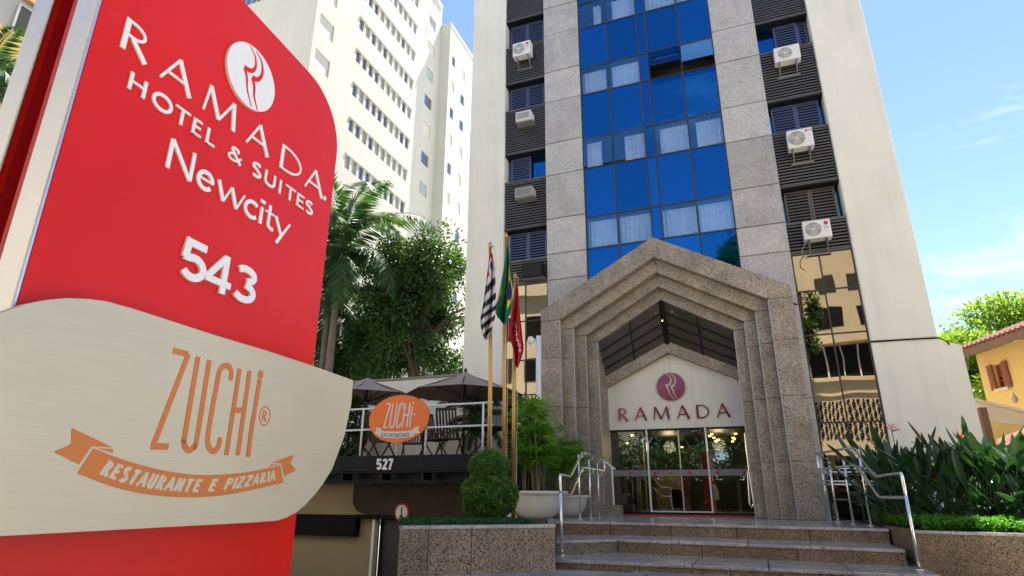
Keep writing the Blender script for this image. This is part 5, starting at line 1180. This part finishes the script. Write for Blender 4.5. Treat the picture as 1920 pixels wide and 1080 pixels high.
# set-forward rear volume
XV = -22.2
MB().box(-30, XV - .18, Y1, 70, 0, 43.5).build('rear_body', M['white_render'], wb)
MB().box(-30.1, XV + .05, Y1 - .05, 70, 43.5, 43.75).build('parapet', M['white_render'], wb)
MB().box(XW - 1, XW + .1, Y0, Y1 - .06, 45.7, 46.0).build('parapet', M['white_render'], wb)
rv = [z for z in rows if z < 41.5]
holes = [(41.6, 42.3, round(zr + .4, 3), round(zr + 1.5, 3)) for zr in rv] + [(43.6, 44.4, round(zr + .4, 3), round(zr + 1.5, 3)) for zr in rv] + [(46, 47.2, round(zr + .4, 3), round(zr + 1.5, 3)) for zr in rv]
skin(Y1 + .002, 70, holes, 0, 43.5, XV).build('wall', M['white_render'], wb)
for zr in rv:
    for ya, yb in ((41.6, 42.3), (43.6, 44.4), (46, 47.2)): MB().box(XV - .13, XV - .09, ya, yb, zr + .4, zr + 1.5).build('window', random.choice((M['win_pale'], M['win_glass'])), wb)
MB().tube([(-23, 40, 46), (-23, 40, 47.6), (-22.6, 40.6, 47.8), (-22.5, 41, 46.6)], .03, 5).build('roof_cable', M['black'], wb)
# ================================================================= OCHRE BANDED BLOCK far left
ob = thing('apartment_block', (-26, 13, 0), 'white and ochre banded apartment block at the far left edge', 'building')
p = on_x(30, 60, -24)
XO = -24.0; ya0 = p[1]
MB().box(-34, XO - .2, 2, 12.6, 0, 40).build('body', M['white_render'], ob)
zc = on_x(0, 62, XO)[2]
for k in range(-8, 5):
    z = zc - .95 + k * 2.9
    MB().cbox(XO - .2, XO + .06, 2, 12.6, z, z + 1.25, .02).build('ochre_band', M['ochre'], ob)
    for q in range(4):
        yy = 2.2 + q * 2.7; f_ = MB().box(XO - .1, XO + .0, yy, yy + 1.7, z + 1.27, z + 2.6).build('window_frame', M['white_metal'], ob)
        for r_ in range(2): MB().box(XO + .002, XO + .012, yy + .06 + r_ * .82, yy + .80 + r_ * .82, z + 1.33, z + 2.54).build('window_pane', random.choice((M['win_glass'], M['win_blind'], M['dark_room'])), ob)

# ================================================================= TREES
def palm(x, y, ztop, z0, label, nf, L, seed, trunk_r=.16, mat_=None, lean=0, droop=1.0, cones=True):
    rs = random.Random(seed); mat_ = mat_ or M['leaf_palm']
    o = thing('palm_tree', (x, y, z0), label, 'palm tree')
    pts = [(x + lean * (1 - t) ** 2, y, z0 + (ztop - z0) * t) for t in np.linspace(0, 1, 8)]; MB().tube(pts, [trunk_r * (1.2 - .45 * t) for t in np.linspace(0, 1, 8)], 10).build('trunk', M['palm_bark'], o, True)
    MB().tube([(x, y, ztop - .2), (x, y, ztop + .6), (x, y, ztop + 1.2)], [trunk_r * .8, trunk_r * .62, .04], 8).build('crownshaft', M['stalk'], o, True)
    for k in range(nf):
        az = 2.399 * k + rs.uniform(-.2, .2); f = k / nf; el = R(86 - 118 * f + rs.uniform(-8, 8)); l = L * rs.uniform(.85, 1.05) * (.8 + .2 * math.sin(math.pi * f))
        n = 22; P_ = []; pos = Vector((x, y, ztop + .45 - .4 * f)); e = el
        for i in range(n + 1):
            P_.append(pos.copy()); d = Vector((math.cos(az) * math.cos(e), math.sin(az) * math.cos(e), math.sin(e))); pos = pos + d * l / n; e -= R(4.2) * droop * (.35 + 1.5 * i / n)
        C, D, N, LL = [], [], [], []
        for i in range(2, n + 1):
            t = i / n; ax = (P_[i] - P_[i - 1]).normalized(); sd_ = ax.cross(Vector((0, 0, 1)))
            sd_ = sd_.normalized() if sd_.length > .05 else Vector((math.sin(az), -math.cos(az), 0)); up = sd_.cross(ax)
            for h in range(3):
                b_ = P_[i - 1] + (P_[i] - P_[i - 1]) * h / 3
                for s_ in (-1, 1):
                    C.append(b_); D.append(sd_ * s_ * .85 + ax * (.45 + .3 * t) - up * (.28 + .35 * rs.random()) - Vector((0, 0, .28 * rs.random()))); N.append(up + Vector((rs.uniform(-.3, .3), 0, 0))); LL.append(l * .27 * (math.sin(math.pi * (.12 + .82 * t)) ** .7) * rs.uniform(.85, 1.1))
        me = leaves_mesh('frond', C, D, N, np.array(LL), .085 * L / 4.6, .1); fr = link_mesh('frond', me, mat_, o)
        MB().tube([p_ for p_ in P_], [.03 * (1 - .85 * i / n) for i in range(n + 1)], 5).build('rachis', M['stalk'], fr)
    return o
p = on_y(640, 470, 24); palm(p[0], 24, p[2], 0, 'tall palm with arching fronds right of the totem', 19, 6.0, 5, .2, droop=1.15)
p = on_y(618, 560, 26); palm(p[0], 26, p[2], 0, 'second palm trunk standing just behind the first palm', 15, 5.0, 8, .2, droop=1.2)
p = on_y(-40, 170, 7.5); palm(p[0], 7.5, p[2], 0, 'palm fronds poking in at the far left edge', 20, 2.4, 12, .12)
def tree(name, label, base, crown_c, rx, ry, rz, n, mat_, ls, seed, trunk_r=.25, clumps=26, airy=.5, cat='tree', group=None):
    rng = np.random.RandomState(seed); rs = random.Random(seed); o = thing(name, base, label, cat, group)
    cc = np.array(crown_c); b = np.array(base); top = cc + [0, 0, rz * .2]
    mb = MB(); mid = b + (cc - b) * .5 + [rs.uniform(-.4, .4), 0, 0]; mb.tube([b, mid, top], [trunk_r, trunk_r * .75, trunk_r * .25], 9); cl = []
    for k in range(clumps):
        d = rng.normal(size=3); d /= np.linalg.norm(d); r = rng.rand() ** .45; q = cc + d * [rx, ry, rz] * r * .9; cl.append(q)
        st_ = b + (top - b) * rs.uniform(.45, .95); m_ = (st_ + q) / 2 + [0, 0, rz * .08]; mb.tube([st_, m_, q], [trunk_r * .32, trunk_r * .2, trunk_r * .06], 5)
    mb.build('trunk', M['bark'], o)
    cl = np.array(cl); idx = rng.randint(0, clumps, n); sz = (.18 + .26 * rng.rand(clumps))[idx]; d = rng.normal(size=(n, 3)); d /= np.linalg.norm(d, axis=1)[:, None]
    c = cl[idx] + d * (rng.rand(n, 1) ** airy) * sz[:, None] * np.array([rx, ry, rz * .72])
    dd = d + rng.normal(size=(n, 3)) * .7 + [0, 0, -.15]; nn = rng.normal(size=(n, 3)) * .7 + [0, 0, 1]
    link_mesh('crown', leaves_mesh('crown', c, dd, nn, rng.uniform(ls * .6, ls * 1.2, n), rng.uniform(ls * .3, ls * .55, n)), mat_, o); return o
p = on_y(790, 560, 27); tree('broadleaf_tree', 'dark leafy tree between the palm and the hotel tower', (p[0], 27, 0), (p[0], 27, 10.6), 3.9, 3.0, 6.2, 40000, M['leaf_dark'], .25, 3, .3, 50, .65)
p = on_y(700, 640, 29); tree('broadleaf_tree', 'lower dark tree behind the palm trunks', (p[0], 29, 0), (p[0] - .5, 29, 7.4), 4.2, 2.6, 4.6, 30000, M['leaf_dark'], .25, 4, .25, 34, .6)
p = on_y(1850, 650, 42); tree('sunlit_tree', 'wide sunlit yellow-green tree behind the yellow house', (p[0] + 4, 44, 0), (p[0] + 4.2, 44, 7.9), 8.6, 6, 5.0, 90000, M['leaf_bright'], .36, 6, .4, 60, .5)

# ================================================================= YELLOW HOUSE (right)
hs = thing('yellow_house', (9, 24.5, 0), 'yellow house with tiled eaves and open red-brown shutters', 'house')
# wall runs back to the left: take two points of its top under the eave
hA_, hB_ = on_y(1835, 690, 25.5), on_y(1925, 640, 23.2)
dh = (hB_ - hA_); dh[2] = 0; dh /= np.linalg.norm(dh); nh = np.array([dh[1], -dh[0], 0])
if nh[1] > 0: nh = -nh
HP = np.array([hA_[0], hA_[1], 0]); zE = 6.0
H3 = lambda s, z, d: tuple(HP + dh * s + nh * d + np.array([0, 0, z]))
hs_at = lambda x, y: (lambda q: (float((q - HP) @ dh), float(q[2])))(on_p(x, y, HP, nh))
zE = hs_at(1840, 688)[1]; zE2 = hs_at(1915, 652)[1]
ws = [hs_at(1853, 690), hs_at(1889, 675), hs_at(1863, 735), hs_at(1898, 720)]
s0_, s1_ = (ws[0][0] + ws[2][0]) / 2, (ws[1][0] + ws[3][0]) / 2; wz0, wz1 = (ws[2][1] + ws[3][1]) / 2, (ws[0][1] + ws[1][1]) / 2
wa, wb_ = s0_ + (s1_ - s0_) * .28, s0_ + (s1_ - s0_) * .74
def hbox(s0, s1, z0, z1, d0, d1, nm, m, par=hs): 
    q = [(s0, z0), (s1, z0), (s1, z1), (s0, z1)]; return MB().prism([H3(s, z, d0) for s, z in q], [H3(s, z, d1) for s, z in q]).build(nm, m, par)
zTop = max(zE, zE2) + .25
hbox(0, wa, 0, zTop, -.3, 0, 'wall', M['yellow_wall']); hbox(wb_, 9, 0, zTop, -.3, 0, 'wall', M['yellow_wall']); hbox(wa, wb_, 0, wz0, -.3, -.001, 'wall', M['yellow_wall']); hbox(wa, wb_, wz1, zTop, -.3, -.001, 'wall', M['yellow_wall'])
MB().prism([H3(0, 0, -.3), H3(0, 0, -8), H3(.2, 0, -8), H3(.2, 0, -.3)], [H3(0, zTop, -.3), H3(0, zTop, -8), H3(.2, zTop, -8), H3(.2, zTop, -.3)]).build('wall', M['yellow_wall'], hs)
hbox(wa, wb_, wz0, wz1, -.28, -.25, 'room_dark', M['dark_room'])
wf = hbox(wa, wb_, wz0, wz0 + .05, -.14, -.06, 'window_frame', M['shutter_wood'])
for s in (wa + .03, (wa + wb_) / 2, wb_ - .03): hbox(s - .025, s + .025, wz0, wz1, -.13, -.07, 'glazing_bar', M['shutter_wood'], wf)
for z in np.linspace(wz0 + .25, wz1 - .03, 4): hbox(wa, wb_, z - .018, z + .018, -.125, -.075, 'glazing_bar', M['shutter_wood'], wf)
hbox(wa + .02, (wa + wb_) / 2, (wz0 + wz1) / 2, wz1, -.12, -.10, 'window_pane', M['win_glass'], wf)
hbox(wa - .1, wb_ + .1, wz0 - .09, wz0, -.02, .1, 'sill', M['cream_trim'])
for (a, b) in ((s0_, wa - .01), (wb_ + .01, s1_)):
    sh = hbox(a, b, wz0 - .03, wz1 + .03, .03, .07, 'shutter', M['shutter_wood'])
    for z in np.arange(wz0 + .05, wz1 - .05, .08): hbox(a + .06, b - .06, z, z + .05, .07, .085, 'slat', M['shutter_wood'], sh)
ov = .75
for k, (dd_, zz, th) in enumerate(((ov, -.06, .12),)):
    q = [(-.9, ov, zTop - .10), (9, ov, zTop - .10), (9, -4.5, zTop + 1.9), (-.9, -4.5, zTop + 1.9)]
    MB().prism([H3(s, z, d) for s, d, z in q], [H3(s, z + .14, d) for s, d, z in q]).build('roof_deck', M['eave_wood'], hs)
for k in range(44):
    s = -.85 + k * .225; MB().tube([H3(s, zTop + .07, ov + .06), H3(s, zTop + 2.1, -4.5)], .085, 6).build('roof_tile_row', M['terracotta'], hs)
hbox(-.9, 9, zTop - .22, zTop + .03, ov, ov + .05, 'fascia_board', M['eave_wood'])
# annexe: cream parapet, finial and lower tiled roof
ax = thing('garden_wall', (7.5, 21, 0), 'low cream boundary wall with tiled coping below the yellow house', 'wall')
YA = 20.5
a, b = on_y(1828, 752, YA), on_y(1925, 775, YA); a2, b2 = on_y(1833, 788, YA), on_y(1925, 800, YA)
MB().prism([(a[0], YA, a2[2]), (b[0], YA, b2[2]), (b[0], YA, b[2]), (a[0], YA, a[2])], [(a[0], YA + .3, a2[2]), (b[0], YA + .3, b2[2]), (b[0], YA + .3, b[2]), (a[0], YA + .3, a[2])]).build('cream_band', M['cream_trim'], ax)
MB().prism([(a[0], YA - .05, a[2] + .002), (b[0], YA - .05, b[2] + .002), (b[0], YA - .05, b[2] + .08), (a[0], YA - .05, a[2] + .08)], [(a[0], YA + .35, a[2] + .002), (b[0], YA + .35, b[2] + .002), (b[0], YA + .35, b[2] + .08), (a[0], YA + .35, a[2] + .08)]).build('coping', M['cream_trim'], ax)
MB().prism([(a[0], YA + .02, 0), (b[0] + 4, YA + .02, 0), (b[0] + 4, YA + .02, b2[2] - .002), (a[0], YA + .02, a2[2] - .002)], [(a[0], YA + .28, 0), (b[0] + 4, YA + .28, 0), (b[0] + 4, YA + .28, b2[2] - .002), (a[0], YA + .28, a2[2] - .002)]).build('wall_face', M['yellow_wall'], ax)
f_ = on_y(1903, 752, YA + .15); MB().lathe([(.0, .34), (.02, .28), (.07, .17), (.09, .10), (.05, .04), (.08, 0)], (f_[0], YA + .15, f_[2] - .05), 14).build('finial', mat('clay_finial', (.42, .28, .22), .8), ax, True)
hsd = hs_at(1903, 752)
pt_ = thing('gate_pillar', (on_y(1843, 790, 19)[0], 19, 0), 'dark post with pale cap beside the wing wall', 'post')
q = on_y(1836, 764, 19); q2 = on_y(1850, 764, 19); MB().box(q[0], q2[0], 19, 19.2, 0, q[2]).build('shaft', M['eave_wood'], pt_); MB().box(q[0] - .03, q2[0] + .03, 18.97, 19.23, q[2], q[2] + .07).build('cap', M['cream_trim'], pt_)
sh_ = thing('tiled_canopy', (8, 18.5, 0), 'small red tiled roof at the right edge above the plants', 'roof')
q1 = on_y(1882, 842, 18.2); q2 = on_y(1960, 812, 17.2)
for k in range(13):
    t = k / 12; c_ = q1 + (q2 - q1) * t; MB().tube([c_, c_ + [.1, .7, .16]], .06, 7).build('tile_row', M['terracotta'], sh_)
MB().prism([q1 - [0, 0, .3], q2 - [0, 0, .3], q2 - [0, 0, .1], q1 - [0, 0, .1]], [q1 + [.2, 1, .1], q2 + [.2, 1, .1], q2 + [.2, 1, .3], q1 + [.2, 1, .3]]).build('eave_board', M['eave_wood'], sh_)
MB().prism([(q1[0], q1[1] + .3, 0), (q2[0], q2[1] + .3, 0), (q2[0], q2[1] + .3, q2[2] - .2), (q1[0], q1[1] + .3, q1[2] - .2)], [(q1[0] + .3, q1[1] + .6, 0), (q2[0] + .3, q2[1] + .6, 0), (q2[0] + .3, q2[1] + .6, q2[2] - .2), (q1[0] + .3, q1[1] + .6, q1[2] - .2)]).build('wall', M['beige_wall'], sh_)

# ================================================================= ACROSS THE STREET (seen in the mirror glass)
op = thing('opposite_building', (8, -14, 0), 'sunlit tan building mirrored in the bronze glass right of the portal', 'building')
YO = -12.5
op_m = mat('tan_render', (.60, .52, .39), .85, var=.08, vscale=.6)
MB().box(1.2, 48, -24, YO, 0, 9.2).box(1.2, 48, -24, YO - .8, 9.2, 11.6).box(1.0, 48, -24, YO + .15, 11.6, 24).build('wall', op_m, op)
MB().box(1.3, 21.9, YO - .79, YO - .7, 9.25, 11.55).build('window_band', M['black'], op)
for k in range(9): MB().box(2.2 + k * 1.1, 2.28 + k * 1.1, YO - .69, YO - .6, 9.25, 11.55).build('mullion', M['white_metal'], op)
bbx = MB()
for i in range(24):
    for j in range(8):
        x0, z0 = 2.4 + i * .27, 5.0 + j * .33; w_, h_ = (.20, .10) if (i + j) % 2 else (.09, .26); bbx.box(x0, x0 + w_, YO + .002, YO + .05, z0, z0 + h_).box(x0 + .08, x0 + .17, YO + .002, YO + .051, z0 + .13, z0 + .30)
bbx.build('breeze_block_screen', M['black'], op)
for k in range(4): MB().box(1.9 + k * 1.9, 3.0 + k * 1.9, YO + .152, YO + .18, 15.2, 16.4).build('window', M['dark_room'], op)
for zz in (12.6, 18.6):
    for k in range(5): MB().box(5.3 + k * 2.6, 6.9 + k * 2.6, YO + .152, YO + .18, zz, zz + 1.5).build('window', M['black'], op)
MB().box(1.25, 47, YO + .003, YO + .03, 0, 3.9).build('dark_base', M['rough_brown'], op)
MB().box(1.25, 47, YO + .003, YO + .3, 8.85, 9.1).build('ledge', op_m, op)
MB().box(1.25, 47, YO + .003, YO + .12, 7.95, 8.05).build('ledge', op_m, op)
for x in (1.6, 4.4, 9): MB().box(x, x + .5, YO + .16, YO + .75, 11.7, 24).build('fin', op_m, op)
op2 = thing('opposite_building', (-20, -14, 0), 'pale building mirrored in the bronze glass behind the flags', 'building')
MB().box(-64, -10.5, -26, -13, 0, 17.5).box(-64, -12, -26, -12.4, 17.5, 19.5).build('wall', mat('pale_render', (.66, .62, .52), .85, var=.06, vscale=.5), op2)
for i in range(7):
    for j in range(4): MB().box(-32 + i * 3.0, -30.2 + i * 3.0, -12.99, -12.95, 3 + j * 3.6, 5 + j * 3.6).build('window', M['black'] if (i + j) % 3 else M['win_glass'], op2)
tree('street_tree', 'street tree mirrored in the entrance doors', (-4.6, -9.5, .1), (-5.2, -9.5, 5.2), 4.2, 2.4, 4.4, 15000, M['leaf_dark'], .3, 31, .2, 34, .6, group='street trees across the road')
tree('street_tree', 'taller street tree mirrored dark in the blue glass', (.2, -9.8, .1), (.4, -9.8, 15.5), 2.4, 2.2, 4.6, 9000, M['leaf_dark'], .32, 32, .22, 26, .55, group='street trees across the road')

hd = thing('added_hedge', (-4.6, -12, .1), 'added leafy screen that darkens the reflection low in the entrance doors', 'added_hedge')  # added greenery, keeps the bright horizon out of the door reflection
MB().box(-10.4, 1.1, -12.6, -12.2, 0, 2.4).build('garden_wall', M['rough_brown'], hd)  # low wall added as well, to darken the bottom of the doors
n = 12000; c = np.column_stack([np.random.uniform(-10.4, 1.1, n), np.random.uniform(-12.1, -11.2, n), .1 + 3.6 * np.random.rand(n)]); d = rnd_dirs(n)
link_mesh('foliage', leaves_mesh('added_hedge', c, d, rnd_dirs(n), np.random.uniform(.15, .3, n), .12), M['leaf_dark'], hd)

# ================================================================= PLANTS ON THE TERRACE
p = on_y(893, 800, 16.6); palm(p[0], 16.6, p[2], ZT, 'small feathery palm on the terrace behind the right parasol pole', 16, 1.5, 40, .05)
p = on_y(655, 800, 16.3); o = thing('terrace_shrub', (p[0], 16.3, ZT), 'dark upright shrub on the terrace beside the totem panel', 'shrub')
c, d = ball(3500, (p[0], 16.3, p[2]), .55, 1.1); link_mesh('foliage', leaves_mesh('shrub', c, d + np.random.normal(size=(3500, 3)) * .6, d, .13, .06), M['leaf_dark'], o); MB().tube([(p[0], 16.3, ZT), (p[0], 16.3, p[2])], .05, 6).build('stem', M['bark'], o)

tree('street_tree', 'slim street tree mirrored in the bronze glass beside the portal', (3.6, -9.4, .1), (3.9, -9.4, 12.6), 1.5, 1.4, 2.6, 5000, M['leaf_dark'], .3, 33, .16, 18, .55, group='street trees across the road')

tree('street_tree', 'low tree added to block pale sky reflected in the right-hand door pane', (-1.3, -10.2, .1), (-1.2, -10.2, 5.2), 2.8, 1.6, 3.2, 9000, M['leaf_dark'], .28, 34, .16, 26, .6, group='street trees across the road')  # extra tree added to cut the pale sky from the door reflection
